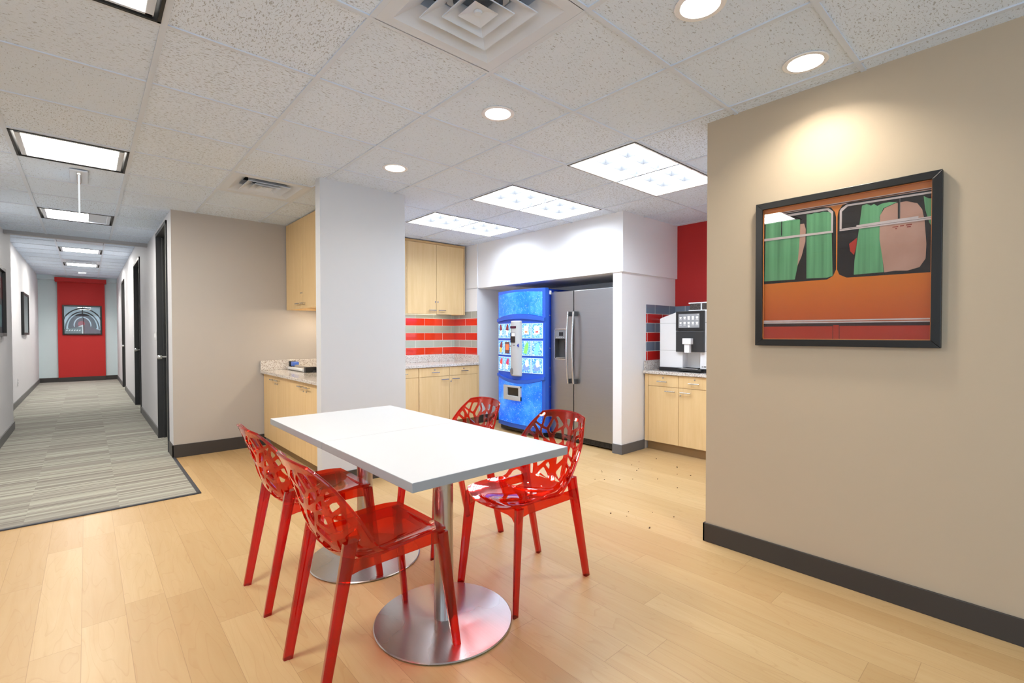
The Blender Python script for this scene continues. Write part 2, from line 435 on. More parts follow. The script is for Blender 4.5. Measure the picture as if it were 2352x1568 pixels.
struct('wall_kitchen_back',MB().box(2.26,4.30,5.98,6.10,0,H),M['white'])
struct('wall_soffit',MB().box(4.185,5.285,2.955,5.98,1.925,H),M['white'],bevel=.003)
struct('wall_alcove',MB().box(4.20,5.285,2.98,3.092,0,1.93).box(4.165,4.95,5.42,5.98,0,1.93).box(4.98,5.285,3.09,5.98,0,1.93).box(4.165,4.20,5.42,5.98,1.925,H),M['white'])
struct('wall_red',MB().box(5.28,5.40,1.2,2.99,0,H),M['red'])
struct('wall_kitchen_near',MB().box(2.957,5.40,1.2,1.3,0,H),M['white'])
wb=MB().box(-3.0,-2.6,-2.65,-2.55,0,H).box(2.4,2.957,-2.65,-2.55,0,H).box(-2.6,2.4,-2.65,-2.55,0,.5).box(-2.6,2.4,-2.65,-2.55,2.4,H)
struct('wall_room_back',wb,M['grey'])
wf=MB()
for q in (-2.6,-1.375,-.12,1.135,2.36): wf.box(q,q+.04,-2.63,-2.58,.5,2.4)
wf.box(-2.6,2.4,-2.63,-2.58,.5,.54).box(-2.6,2.4,-2.63,-2.58,2.36,2.4)
wn=struct('added_window_1',wf,M['white_plastic'])  # added daylight opening, out of view, brightens the ceiling
wf=MB()
for q in (-2.5,-1.5,-.5,.46): wf.box(-3.08,-3.03,q,q+.04,.5,2.4)
wf.box(-3.08,-3.03,-2.5,.5,.5,.54).box(-3.08,-3.03,-2.5,.5,2.36,2.4)
struct('added_window_2',wf,M['white_plastic'])  # second added opening, unseen, lets in more fill daylight
struct('wall_room_left',MB().box(-3.1,-3.0,-2.65,4.6,0,.5).box(-3.1,-3.0,-2.65,4.6,2.4,H).box(-3.1,-3.0,-2.65,-2.5,.5,2.4).box(-3.1,-3.0,.5,4.6,.5,2.4).box(-3.0,-.74,4.55,4.65,0,H),M['corr'])
# baseboards
bb=.112; t=.012
struct('baseboard_right',MB().box(2.837-t,2.837,-2.55,1.392+t,0,bb).box(2.837-t,2.957,1.392,1.392+t,0,bb),M['base_dark'],bevel=.002)
struct('baseboard_beige',MB().box(.66-t,1.53,5.99-t,5.99,0,bb+.02).box(.66-t,.66,5.99-t,6.27,0,bb+.02),M['base_dark'],bevel=.002)
struct('baseboard_column',MB().box(1.433-t,2.205+t,3.957-t,3.957,0,bb).box(1.433-t,1.433,3.957,4.05,0,bb),M['base_dark'],bevel=.002)
struct('baseboard_alcove',MB().box(4.20-t,4.62,2.98-t,2.98,0,bb-.01).box(4.20-t,4.20,2.98,3.092,0,bb-.01).box(4.165-t,4.165,5.40,5.43,0,bb),M['base_grey'],bevel=.002)
struct('baseboard_alcove',MB().box(4.165,4.9,5.42-t,5.42,0,bb).box(4.98-t,4.98,5.0,5.42,0,bb),M['base_dark'])
struct('baseboard_corridor_left',MB().box(-.74,-.74+t,4.6,9.22+t,0,bb).box(-.93,-.74+t,9.22,9.22+t,0,bb).box(-.93,-.93+t,9.22,17.6,0,bb),M['base_grey'])
struct('baseboard_corridor_right',MB().box(.66-t,.66,7.33,9.69,0,bb).box(.66-t,.66,11.01,13.84,0,bb).box(.66-t,.66,14.95,17.6,0,bb),M['base_grey'])
struct('baseboard_corridor_end',MB().box(-.93,.66,17.6-t,17.6,0,.125).box(-.56,.40,17.52-t,17.52,0,.125),M['base_dark'])
# tile splashbacks
struct('trim_3',MB().box(2.26,4.165,5.972,5.98,.975,1.60),M['tile_kx'])
struct('trim_4',MB().box(4.157,4.165,5.42,5.98,.975,1.60),M['tile_ky'])
struct('trim_5',MB().box(4.655,5.28,2.972,2.98,.975,1.60),M['tile_r'])
struct('trim_6',MB().box(5.272,5.28,1.3,2.98,.975,1.60),M['tile_r2'])

# doors in the corridor
def door(n,y0,y1,z1,knob=True):
    fr=MB()
    cw=.05
    for yy in ((y0,y0+cw-.02),(y1-cw+.02,y1)): fr.box(.645,.80,yy[0],yy[1],0,z1)
    fr.box(.645,.80,y0,y1,z1-.04,z1)
    fr.box(.70,.72,y0+.03,y0+.045,0,z1-.04).box(.70,.72,y1-.045,y1-.03,0,z1-.04)
    d=struct('door_%d'%n,MB().box(.735,.775,y0+.03,y1-.03,.008,z1-.04),M['door_leaf'])
    struct('door_frame',fr,M['door_black'],d,bevel=.003)
    k=MB(); ky=y1-.10
    k.cyl((.735,ky,1.0),(.725,ky,1.0),.032,n=24).cyl((.727,ky,1.0),(.685,ky,1.0),.012,n=16)
    k.lathe([(0,-.03),(.016,-.029),(.026,-.016),(.029,0),(.026,.013),(.014,.022),(.0,.024)],24)
    # turn the knob ball to stand out of the door
    m=len(k.v)-24*7
    for q in range(m,len(k.v)):
        x,y,z=k.v[q]; k.v[q]=(.668+z,ky+y,1.0+x)
    struct('door_handle',k,M['chrome'],d,smooth=True)
    return d
door(1,6.30,7.27,2.50); door(2,9.75,10.95,2.53); door(3,13.9,14.9,2.53)

# ------------------------------------------------------------------ lights in the ceiling
def area(name,loc,sx,sy,power,col=(1,1,1)):
    pass
def panel_light(i,j,n,label,z=ZC):
    x0,_,y0,y1=cell(i,j); x1=x0+n*TX
    r=thing('ceiling_panel_light',label,'ceiling light',((x0+x1)/2,(y0+y1)/2,z),0,'louvred panel lights over the kitchen')
    hx=(x1-x0)/2-.012; hy=(y1-y0)/2-.012
    f=MB()
    for a,b,c,d in ((-hx,hx,-hy,-hy+.012),(-hx,hx,hy-.012,hy),(-hx,-hx+.012,-hy,hy),(hx-.012,hx,-hy,hy)): f.box(a,b,c,d,-.004,.10)
    f.box(-hx,hx,-hy,hy,.098,.10)
    f.build('frame',M['reflector'],r,bevel=.001)
    g=MB()
    for a,b,c,d in ((-hx-.006,hx+.006,-hy-.006,-hy),(-hx-.006,hx+.006,hy,hy+.006),(-hx-.006,-hx,-hy,hy),(hx,hx+.006,-hy,hy)): g.box(a,b,c,d,-.003,.01)
    g.build('gasket',M['steel_black'],r)
    MB().box(-hx+.012,hx-.012,-hy+.012,hy-.012,.052,.056).build('diffuser',M['lp'],r)
    l=MB(); nx,ny=6,3
    for k in range(1,nx):
        X=-hx+2*hx*k/nx; l.prism([(X-.0015,-.001),(X+.0015,-.001),(X+.005,.04),(X-.005,.04)],-hy+.012,hy-.012,'y')
    for k in range(1,ny):
        Y=-hy+2*hy*k/ny; l.prism([(Y-.0015,-.001),(Y+.0015,-.001),(Y+.005,.04),(Y-.005,.04)],-hx+.012,hx-.012,'x')
    l.build('louvre',M['louvre'],r)
    return r
panel_light(3,0,2,'large louvred kitchen panel light, nearest of three, cut off by the tan wall')
panel_light(3,2,2,'louvred kitchen panel light between the other two, in front of the white soffit')
panel_light(3,4,2,'farthest of three louvred kitchen panel lights, next to the maple wall cabinets')
def lens_light(i,j,z,label,mode='full'):
    x0,x1,y0,y1=cell(i,j)
    r=thing('ceiling_panel_light',label,'ceiling light',((x0+x1)/2,(y0+y1)/2,z),0,'square lens lights along the corridor ceiling')
    hx=(x1-x0)/2-.012; hy=(y1-y0)/2-.012
    f=MB()
    for a,b,c,d in ((-hx,hx,-hy,-hy+.012),(-hx,hx,hy-.012,hy),(-hx,-hx+.012,-hy,hy),(hx-.012,hx,-hy,hy)): f.box(a,b,c,d,-.004,.08)
    f.box(-hx,hx,-hy,hy,.078,.08)
    f.build('frame',M['steel_black'],r)
    g=MB(); e=.026; k=.03
    for a,b,c,d in ((-hx+e,hx-e,-hy+e,-hy+e+.018),(-hx+e,hx-e,hy-e-.018,hy-e),(-hx+e,-hx+e+k,-hy+e,hy-e),(hx-e-k,hx-e,-hy+e,hy-e)): g.box(a,b,c,d,-.002,.022)
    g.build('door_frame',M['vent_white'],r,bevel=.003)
    a,b=-hx+e+k,hx-e-k
    if mode=='full': MB().box(a,b,-hy+e+.018,hy-e-.018,.008,.012).build('diffuser',M['lpc'],r)
    else:
        s=a+(b-a)*.68
        MB().box(a,s,-hy+e+.018,hy-e-.018,.008,.012).build('diffuser',M['lpc'],r)
        MB().box(s,b,-hy+e+.018,hy-e-.018,.008,.012).build('diffuser',M['vent_white'],r,props={'label':'grey unlit lens part'})
    return r
lens_light(-2,0,ZC,'framed ceiling light at the top left corner, mostly cut off by the picture edge')
lens_light(-2,4,ZC,'bright framed ceiling light just in front of the hanging sign panel')
lens_light(-2,8,ZC,'ceiling light behind the hanging sign whose right third is grey','part')
lens_light(-2,16,ZC2,'small ceiling light just beyond the grey corridor beam')
lens_light(-2,20,ZC2,'farthest corridor ceiling light, next to the red wall panel')
# strip fixture hidden partly behind the beam
def slot_vent():
    x0,x1,y0,y1=cell(-2,14)
    r=thing('slotted_ceiling_panel','slotted metal ceiling panel peeking out behind the grey beam','ceiling panel',((x0+x1)/2,(y0+y1)/2,ZC2))
    MB().box(-.29,.29,-.29,.29,.001,.012).build('panel',M['vent_white'],r)
    for k in range(7):
        X=-.21+.07*k
        MB().box(X-.012,X+.012,.16,.19,-.0015,.004).build('slot',M['reflector'],r)
slot_vent()

def diffuser(i,j,z,label,name='ceiling_air_diffuser'):
    x0,x1,y0,y1=cell(i,j)
    r=thing(name,label,'air vent',((x0+x1)/2,(y0+y1)/2,z))
    h=(x1-x0)/2-.012
    def ring(mb,a,za,b,zb):
        vs=[(-a,-a,za),(a,-a,za),(a,a,za),(-a,a,za),(-b,-b,zb),(b,-b,zb),(b,b,zb),(-b,b,zb)]
        mb.add(vs,[(k,(k+1)%4,4+(k+1)%4,4+k) for k in range(4)])
    f=MB(); ring(f,h,.0,.244,.0); ring(f,.244,.0,.165,.05); ring(f,.165,.05,.16,.09)
    f.build('frame',M['vent_white'],r,recalc=False)
    for k,(a,za,b,zb) in enumerate(((.168,.0,.098,.05),(.104,-.001,.052,.045),)):
        c=MB(); ring(c,a,za,b,zb); ring(c,b,zb,b-.004,zb+.003); ring(c,a,za,a-.001,za-.004); ring(c,a-.001,za-.004,b-.003,zb-.004)
        c.build('cone',M['vent_white'],r,recalc=False)
    p=MB(); a=.058; p.add([(-a,-a,-.002),(a,-a,-.002),(a,a,-.002),(-a,a,-.002),(-.02,-.02,.01),(.02,-.02,.01),(.02,.02,.01),(-.02,.02,.01)],[(0,1,5,4),(1,2,6,5),(2,3,7,6),(3,0,4,7),(4,5,6,7)])
    p.cyl((0,0,.009),(0,0,.002),.018,.014,24)
    p.build('core',M['vent_white'],r,recalc=False)
    MB().lathe([(.10,.05),(.125,.05),(.125,.14),(.1,.14)],32).build('duct_collar',M['vent_white'],r,smooth=True)
    MB().box(-.26,.26,-.26,.26,.145,.15).build('duct',M['void'],r)
    return r
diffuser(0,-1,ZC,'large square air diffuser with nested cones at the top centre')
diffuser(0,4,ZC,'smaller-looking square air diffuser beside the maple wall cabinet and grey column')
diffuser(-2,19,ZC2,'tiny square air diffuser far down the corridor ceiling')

def downlight(x,y,label,mat='dl',z=ZC):
    r=thing('recessed_downlight',label,'ceiling light',(x,y,z+.006),0,'round recessed downlights')
    MB().lathe([(RH-.002,.0),(.094,-.001),(.096,-.004),(.092,-.007),(RH-.004,-.006),(RH-.006,.0),(RH-.002,.0)],48).build('trim_ring',M['white_plastic'],r,smooth=True)
    MB().lathe([(RH-.006,-.002),(RH-.008,.03),(.066,.075),(.060,.09)],48).build('reflector',M['reflector'],r,smooth=True,recalc=False)
    MB().lathe([(0,.066),(.068,.066),(.068,.072),(0,.072)],32).build('lamp',M[mat],r)
downlight(1.797,2.136,'round recessed downlight in the middle of the ceiling, above the white table')
downlight(1.790,3.356,'smallest round downlight, just in front of the grey column')
downlight(1.797,.914,'round downlight cut by the top edge right of the large air diffuser')
downlight(2.545,.775,'round downlight close to the tan wall with the framed picture','dlw')

downlight(-.054,16.155,'tiny downlight at the far end of the corridor above the red panel','dlf',ZC2)
# hanging sign, seen edge-on
r=thing('hanging_sign','edge-lit acrylic sign hanging edge-on from the corridor ceiling','sign',(-.028,5.19,ZC))
MB().box(-.055,.055,-.2,.2,-.012,0).build('mounting_plate',M['vent_white'],r,bevel=.003)
MB().box(-.012,.012,-.16,.16,-.03,-.012).build('holder',M['chrome'],r,bevel=.002)
MB().box(-.005,.005,-.155,.155,-.29,-.03).build('panel',emit('edge_lit_acrylic',(240,244,246),.9),r,bevel=.001)

# ------------------------------------------------------------------ tables
def disc_base(r):
    b=MB().lathe([(0,0),(.296,0),(.303,.003),(.305,.007),(.301,.0105),(.05,.0155),(.046,.0165),(0,.0165)],96)
    b.build('base',M['steel'],r,smooth=True)
    MB().cyl((0,0,.014),(0,0,.738),.043,n=48).build('pole',M['pole'],r,smooth=True)
    MB().box(-.2,.2,-.02,.02,.735,.75).box(-.02,.02,-.2,.2,.735,.75).build('bracket',M['black_plastic'],r)
def table(y0,y1,by,label):
    r=thing('pedestal_table',label,'table',(1.18,by,0),0,'two square tables pushed together')
    x0,x1=.795-1.18,1.560-1.18
    MB().box(x0,x1,y0-by,y1-by,.7505,.785,1,{1:0,0:0}).build('tabletop',[M['table'],M['table_edge']],r,bevel=.0025)
    disc_base(r)
table(1.386,2.1965,1.785,'nearer white square table on a round steel pedestal foot')
table(2.1975,3.010,2.59,'farther white square table pushed against the nearer one, close to grey column')

# ------------------------------------------------------------------ chairs
ST=[(0,.278,.458,.235,.487,.195),(.12,.22,.457,.17,.493,.205),(.24,.12,.44,.09,.493,.21),(.36,.02,.427,.02,.490,.212),
(.46,-.07,.425,-.03,.490,.212),(.54,-.14,.447,-.06,.510,.212),(.62,-.187,.495,-.09,.55,.216),(.72,-.225,.575,-.13,.622,.222),
(.82,-.25,.665,-.18,.70,.215),(.91,-.278,.75,-.225,.765,.19),(1.0,-.312,.842,-.28,.825,.155)]
def _it(c,v):
    n=len(ST); i=0
    while i<n-2 and v>ST[i+1][0]: i+=1
    def sl(k):
        if k==0: return (ST[1][c]-ST[0][c])/(ST[1][0]-ST[0][0])
        if k==n-1: return (ST[-1][c]-ST[-2][c])/(ST[-1][0]-ST[-2][0])
        a=ST[k][0]-ST[k-1][0]; b=ST[k+1][0]-ST[k][0]
        return ((ST[k][c]-ST[k-1][c])/a*b+(ST[k+1][c]-ST[k][c])/b*a)/(a+b)
    h=ST[i+1][0]-ST[i][0]; t=(v-ST[i][0])/h
    return (2*t**3-3*t*t+1)*ST[i][c]+(t**3-2*t*t+t)*h*sl(i)+(-2*t**3+3*t*t)*ST[i+1][c]+(t**3-t*t)*h*sl(i+1)
def S(u,v):
    v=min(1,max(0,v)); g=abs(u)**2.4
    return Vector((_it(1,v)+(_it(3,v)-_it(1,v))*g,u*_it(5,v),_it(2,v)+(_it(4,v)-_it(2,v))*g))
def SN(u,v):
    e=.004; a=S(min(1,u+e),v)-S(max(-1,u-e),v); b=S(u,min(1,v+e))-S(u,max(0,v-e))
    n=a.cross(b); return n.normalized()
HOLES=[
[(-.95,.962),(-.80,.964),(-.715,.907),(-.93,.926)],
[(-.745,.963),(-.495,.965),(-.53,.897),(-.67,.904)],
[(-.93,.913),(-.715,.893),(-.675,.865)],
[(-.915,.889),(-.81,.873),(-.74,.841),(-.92,.859)],
[(-.425,.956),(-.235,.925),(-.31,.868),(-.455,.887)],
[(-.39,.966),(-.255,.966),(.045,.929),(-.175,.899),(-.2,.929)],
[(.075,.963),(.28,.963),(.26,.922),(.135,.934)],
[(.37,.962),(.68,.960),(.70,.931),(.36,.904)],
[(.74,.923),(.80,.892),(.56,.876),(.56,.904)],
[(.76,.962),(.93,.960),(.91,.93),(.80,.935)],
[(-.67,.889),(-.5,.883),(-.29,.823),(-.54,.844),(-.63,.865)],
[(-.21,.883),(-.025,.904),(.095,.841),(-.005,.823),(-.12,.823),(-.235,.853)],
[(.035,.907),(.1,.925),(.225,.906),(.255,.873),(.075,.88)],
[(.125,.868),(.28,.861),(.24,.823),(.14,.828)],
[(.365,.88),(.485,.897),(.495,.871),(.39,.841)],
[(.58,.86),(.80,.875),(.88,.84),(.655,.816)],
[(.4,.822),(.555,.808),(.59,.757),(.355,.778)],
[(.70,.80),(.90,.82),(.89,.776),(.70,.751)],
[(-.92,.841),(-.745,.822),(-.725,.79),(-.92,.81)],
[(-.7,.853),(-.545,.837),(-.465,.81),(-.605,.808)],
[(-.54,.697),(-.335,.751),(-.3,.718),(-.485,.657)],
[(-.235,.708),(-.16,.691),(-.145,.663),(-.3,.685)],
[(-.335,.671),(-.12,.627),(-.105,.606),(-.43,.633)],
[(-.46,.616),(-.06,.573),(-.055,.564),(-.41,.573)],
[(-.03,.79),(.135,.814),(.24,.751),(.015,.696)],
[(.225,.72),(.31,.615),(.05,.657)],
[(.065,.637),(.375,.582),(.355,.571),(.165,.567)],
[(.355,.768),(.615,.73),(.625,.702),(.365,.727)],
[(.37,.708),(.51,.691),(.43,.631)],
[(.70,.725),(.90,.74),(.88,.68),(.66,.665)],
[(.62,.665),(.58,.66),(.50,.588),(.56,.59)],
[(-.66,.664),(-.60,.67),(-.54,.588),(-.59,.586)],
[(-.595,.787),(-.475,.792),(-.41,.76),(-.595,.721)],
[(-.385,.8),(-.17,.805),(-.115,.766),(-.24,.729),(-.355,.775)],
[(-.90,.785),(-.70,.772),(-.66,.708),(-.72,.70),(-.88,.74)],
[(-.93,.70),(-.76,.675),(-.72,.62),(-.92,.64)],
]
for s in (-1,1):
    HOLES.append([(s*.60,.50),(s*.66,.55),(s*.76,.585),(s*.87,.592),(s*.925,.565),(s*.93,.50),(s*.905,.43),(s*.82,.395),(s*.71,.41),(s*.63,.45)])
def trim_corners(p,k=.22):
    o=[];n=len(p)
    for i in range(n):
        a=Vector(p[i-1]);b=Vector(p[i]);c=Vector(p[(i+1)%n])
        # distances in metres-ish to keep radii even
        o.append(tuple(b+(a-b)*min(k,.45))); o.append(tuple(b+(a-b)*k*.35+(c-b)*k*.35)); o.append(tuple(b+(c-b)*min(k,.45)))
    return o
def inpoly(x,y,p):
    c=False;n=len(p);j=n-1
    for i in range(n):
        if (p[i][1]>y)!=(p[j][1]>y) and x<(p[j][0]-p[i][0])*(y-p[i][1])/(p[j][1]-p[i][1])+p[i][0]: c=not c
        j=i
    return c
VS=.60
def shell_mesh(v0,v1,holes):
    pts=[];edges=[]
    def loop(p):
        b=len(pts); n=len(p); pts.extend(Vector(q) for q in p); edges.extend((b+i,b+(i+1)%n) for i in range(n))
    nu,nv=28,max(8,int((v1-v0)/.02))
    border=[(-1+2*i/nu,v0) for i in range(nu)]+[(1,v0+(v1-v0)*i/nv) for i in range(nv)]+[(1-2*i/nu,v1) for i in range(nu)]+[(-1,v1-(v1-v0)*i/nv) for i in range(nv)]
    loop(border)
    hs=[trim_corners(h,.16) for h in holes]
    for h in hs: loop(h)
    for i in range(1,nu):
        for j in range(1,nv):
            u=-1+2*i/nu; v=v0+(v1-v0)*j/nv
            if any(inpoly(u,v,h) for h in hs): continue
            if any(abs(u-q[0])<.02 and abs(v-q[1])<.006 for h in hs for q in h): continue
            pts.append(Vector((u,v)))
    V,E,F,_,_,_=delaunay_2d_cdt(pts,edges,[],0,1e-5)
    T=[]
    for f in F:
        cx=sum(V[i].x for i in f)/len(f); cy=sum(V[i].y for i in f)/len(f)
        if cx<-1 or cx>1 or cy<v0 or cy>v1: continue
        if any(inpoly(cx,cy,h) for h in hs): continue
        a=abs(sum(V[f[k-1]].x*V[f[k]].y-V[f[k]].x*V[f[k-1]].y for k in range(len(f))))
        if a<1e-9: continue
        T.append(tuple(f))
    th=.0042
    top=[];bot=[]
    for q in V:
        p=S(q.x,q.y);n=SN(q.x,q.y); top.append(p+n*th); bot.append(p-n*th)
    n=len(V); mb=MB(); mb.add(top+bot,[f for f in T]+[tuple(n+i for i in reversed(f)) for f in T])
    cnt={}
    for f in T:
        for k in range(len(f)):
            a,b=f[k],f[(k+1)%len(f)]; key=(min(a,b),max(a,b)); cnt.setdefault(key,[]).append((a,b))
    for key,l in cnt.items():
        if len(l)==1:
            a,b=l[0]
            if abs(V[a].y-VS)<1e-4 and abs(V[b].y-VS)<1e-4: continue
            mb.f.append((b,a,n+a,n+b)); mb.m.append(0)
    return mb
def chair(name,label,group):
    r=thing(name,label,'chair',group=group)
    seat_h=[h for h in HOLES[-2:]]
    sm=shell_mesh(0,VS,[[(a,min(b,.60)) for a,b in h] for h in seat_h]+[h for h in HOLES[:-2] if max(b for a,b in h)<VS-.001])
    sm.build('seat',M['shell'],r,smooth=True)
    bk=[h for h in HOLES[:-2] if max(b for a,b in h)>=VS]
    bm=shell_mesh(VS,1.0,[[(a,max(b,VS+.004)) for a,b in h] for h in bk])
    rim=[S(-1,VS+(1-VS)*k/14) for k in range(15)]+[S(-1+2*k/14,1) for k in range(1,14)]+[S(1,1-(1-VS)*k/14) for k in range(15)]
    bm.tube(rim,.0062,8)
    bm.build('backrest',M['shell'],r,smooth=True)
    def legmesh(top,bot,wt,wb,dt,db,front):
        # rounded L-like section, tapering
        mb=MB(); top=Vector(top);bot=Vector(bot); n=10; secs=[]
        base=[(-.5,-.5),(.5,-.5),(.5,-.1),(.12,.0),(.12,.5),(-.5,.5)] if front else [(-.5,-.5),(.5,-.5),(.5,.5),(.05,.5),(-.05,.36),(-.5,.3)]
        base=trim_corners(base,.18); m=len(base); vs=[]
        for k in range(n+1):
            t=k/n; tt=t**.8; p=top.lerp(bot,t)
            w=wt+(wb-wt)*tt; d=dt+(db-dt)*tt
            for a,b in base: vs.append((p.x+a*w,p.y+b*d*(1 if bot.y<0 else -1),p.z))
        fs=[]
        for k in range(n):
            for q in range(m): fs.append((k*m+q,k*m+(q+1)%m,(k+1)*m+(q+1)%m,(k+1)*m+q))
        fs+=[tuple(range(m-1,-1,-1)),tuple(n*m+q for q in range(m))]
        return mb.add(vs,fs)
    for s in (-1,1):
        legmesh((.222,s*.178,.472),(.268,s*.206,0),.046,.030,.044,.026,True).build('leg',M['leg'],r,smooth=True)
        legmesh((-.150,s*.176,.545),(-.268,s*.178,0),.052,.034,.036,.026,False).build('leg',M['leg'],r,smooth=True)
    ap=MB()
    def skirt(p,q,tz0,tz1,low=.432,nrm=(0,1)):
        # vertical web with arched lower edge between two legs
        n=14; vs=[]; L=(Vector(q)-Vector(p)).length
        for k in range(n+1):
            t=k/n; x=p[0]+(q[0]-p[0])*t; y=p[1]+(q[1]-p[1])*t
            zt=tz0+(tz1-tz0)*t; e=min(t,1-t)*L; zb=low-.034*max(0,1-e/.05)**2.2
            for o in (-.0035,.0035):
                vs.append((x+nrm[0]*o,y+nrm[1]*o,zt)); vs.append((x+nrm[0]*o,y+nrm[1]*o,zb))
        fs=[]
        for k in range(n):
            a=4*k;b=4*k+4
            fs+=[(a,b,b+1,a+1),(a+2,a+3,b+3,b+2),(a,a+2,b+2,b),(a+1,b+1,b+3,a+3)]
        ap.add(vs,fs)
    for s in (-1,1): skirt((-.182,s*.186),(.23,s*.188),.482,.480,.437,(0,1))
    skirt((.232,-.175),(.232,.175),.470,.470,.432,(1,0))
    ap.build('apron',M['shell'],r,smooth=False)
    return r
grp='clear red chairs around the white tables'
ch=chair('clear_plastic_chair','clear red lattice-back chair nearest the camera, at left of the near table',grp)
ch.location=(.845,1.798,.0062); ch.rotation_euler=(0,-math.radians(1.25),0)
c2=dup(ch,(.866,2.522,.0062),None,'clear red lattice-back chair at far left, beside the farther table',grp)
c3=dup(ch,(1.693,1.790,0),PI,'clear red lattice-back chair on the right side, fully beside the near table corner',grp)
c3.rotation_euler=(0,0,PI)
c4=dup(ch,(1.716,2.514,0),PI,'clear red lattice-back chair behind the table, its back in front of vending machine',grp)
c4.rotation_euler=(0,0,PI)

# ------------------------------------------------------------------ cabinets (local: front faces -Y, x to the right)
def handle(x,z,parent,y=-.02,w=.115):
    h=MB()
    h.cyl((x-w/2,y-.028,z),(x+w/2,y-.028,z),.0062,n=12)
    for s in (-1,1): h.cyl((x+s*w*.36,y,z),(x+s*w*.36,y-.028,z),.0045,n=10)
    return h.build('handle',M['chrome'],parent,smooth=True)
def lock(x,z,parent,y=-.02):
    return MB().cyl((x,y+.001,z),(x,y-.006,z),.0085,.0075,20).build('lock',M['chrome'],parent,smooth=True)
def base_cab(label,loc,rz,xs,depth,zt,drawers=True,handles=None,group=None,toe=.10,fill=(0,0),zd=.715):
    """xs: door boundaries; fill: extra face-frame width left and right"""
    r=thing('base_cabinet',label,'cabinet',loc,rz,group)
    X0=xs[0]-fill[0]; X1=xs[-1]+fill[1]
    b=MB().box(X0,X1,0,depth,toe,zt)
    b.build('body',M['maple'],r)
    MB().box(X0,X1,.05,depth-.01,0,toe+.001).build('toe_kick',M['toe'],r)
    if fill[0]: MB().box(X0,xs[0]-.002,-.018,0,toe,zt-.004).build('filler_strip',M['maple'],r,bevel=.001)
    if fill[1]: MB().box(xs[-1]+.002,X1,-.018,0,toe,zt-.004).build('filler_strip',M['maple'],r,bevel=.001)
    n=len(xs)-1
    for k in range(n):
        a,c=xs[k]+.0018,xs[k+1]-.0018; right=(k%2==0)   # handle on the meeting side
        top=zt-.006
        if drawers:
            d=MB().box(a,c,-.019,0,zd+.002,top).build('drawer',M['maple'],r,bevel=.0012)
            handle((a+c)/2,zd+.055,d); lock((a+c)/2,top-.03,d); top=zd-.002
        o=MB().box(a,c,-.019,0,toe+.003,top).build('door',M['maple'],r,bevel=.0012)
        hx=c-.085 if right else a+.085
        handle(hx,top-.042,o)
        if handles=='locks' : lock(c-.035 if right else a+.035,top-.085,o)
        elif not right: lock(a+.02,top-.075,o)
    return r
def wall_cab(label,loc,rz,xs,depth,z0,z1,fill=(0,0),crown=True,group=None):
    r=thing('wall_cabinet',label,'cabinet',loc,rz,group)
    X0=xs[0]-fill[0]; X1=xs[-1]+fill[1]
    MB().box(X0,X1,0,depth,z0+.03,z1).box(X0,X0+.016,0,depth,z0+.002,z0+.03).box(X1-.016,X1,0,depth,z0+.002,z0+.03).build('body',M['maple'],r)
    if crown: MB().box(X0,X1,-.022,0,z1-.028,z1).build('crown_strip',M['maple_edge'],r)
    zt=z1-(.031 if crown else .004)
    if fill[0]: MB().box(X0,xs[0]-.002,-.018,0,z0,zt).build('filler_strip',M['maple'],r)
    if fill[1]: MB().box(xs[-1]+.002,X1,-.018,0,z0,zt).build('filler_strip',M['maple'],r)
    for k in range(len(xs)-1):
        a,c=xs[k]+.0018,xs[k+1]-.0018; right=(k%2==0)
        o=MB().box(a,c,-.019,0,z0,zt).build('door',M['maple'],r,bevel=.0012)
        handle(c-.075 if right else a+.075,z0+.055,o); lock(c-.018 if right else a+.018,z0+.17,o)
    return r
def worktop(name,label,mb):
    o=mb.build(name,M['granite'],bevel=.003); tag(o,label,'worktop'); return o
CT=.872
# kitchen run (front plane y=5.36)
FY=5.385
base_cab('maple base cabinet at the right end of the back run, next to the alcove',(3.66,FY,0),0,[-.475,-.008,.462],.585,.838,fill=(0,.032))
base_cab('maple base cabinet in the back run, mostly hidden behind the grey column',(2.72,FY,0),0,[-.455,.0,.46],.585,.838)
worktop('granite_worktop','pale granite worktop with upstand on the back kitchen run',MB().box(2.262,4.155,FY-.035,5.968,.838,CT).box(2.262,4.155,5.946,5.968,CT,.976).box(4.135,4.155,FY-.03,5.946,CT,.976))
wall_cab('tall maple wall cabinet with two doors right of the grey column',(3.62,5.665,0),0,[-.445,.012,.472],.30,1.548,2.540,fill=(0,.022))
wall_cab('maple wall cabinet mostly hidden behind the grey column',(2.72,5.665,0),0,[-.455,.0,.44],.30,1.548,2.540,fill=(0,.012))
def tube_light(name,label,loc,rz,L,mt='uc'):
    r=thing(name,label,'light',loc,rz)
    MB().box(-L/2,L/2,-.024,.024,-.012,0).build('housing',M['white_plastic'],r)
    MB().box(-L/2+.02,L/2-.02,-.02,.02,-.018,-.012).build('lens',M[mt],r)
tube_light('under_cabinet_light','slim light under the maple wall cabinet over the striped tiles',(3.2,5.80,1.578),0,1.5)
tube_light('under_cabinet_light','slim light under the maple wall cabinet over the paper trimmer',(2.095,5.33,1.587),PI/2,.94,'ucl')
# right run (faces -X)
RX=4.60; FRX=RX+.02
base_cab('maple base cabinet under the coffee machine, two drawers over two doors',(FRX,2.555,0),-PI/2,[-.358,.0,.355],.65,.838,fill=(.045,0),zd=.708)
base_cab('maple base cabinet out of sight behind the tan wall',(FRX,1.845,0),-PI/2,[-.353,.0,.355],.65,.838,zd=.708)
worktop('granite_worktop','grey granite worktop and upstand under the coffee machine',MB().box(RX-.02,5.268,1.32,2.968,.838,CT).box(RX-.0,5.268,2.95,2.968,CT,.976).box(5.248,5.268,1.32,2.95,CT,.976))
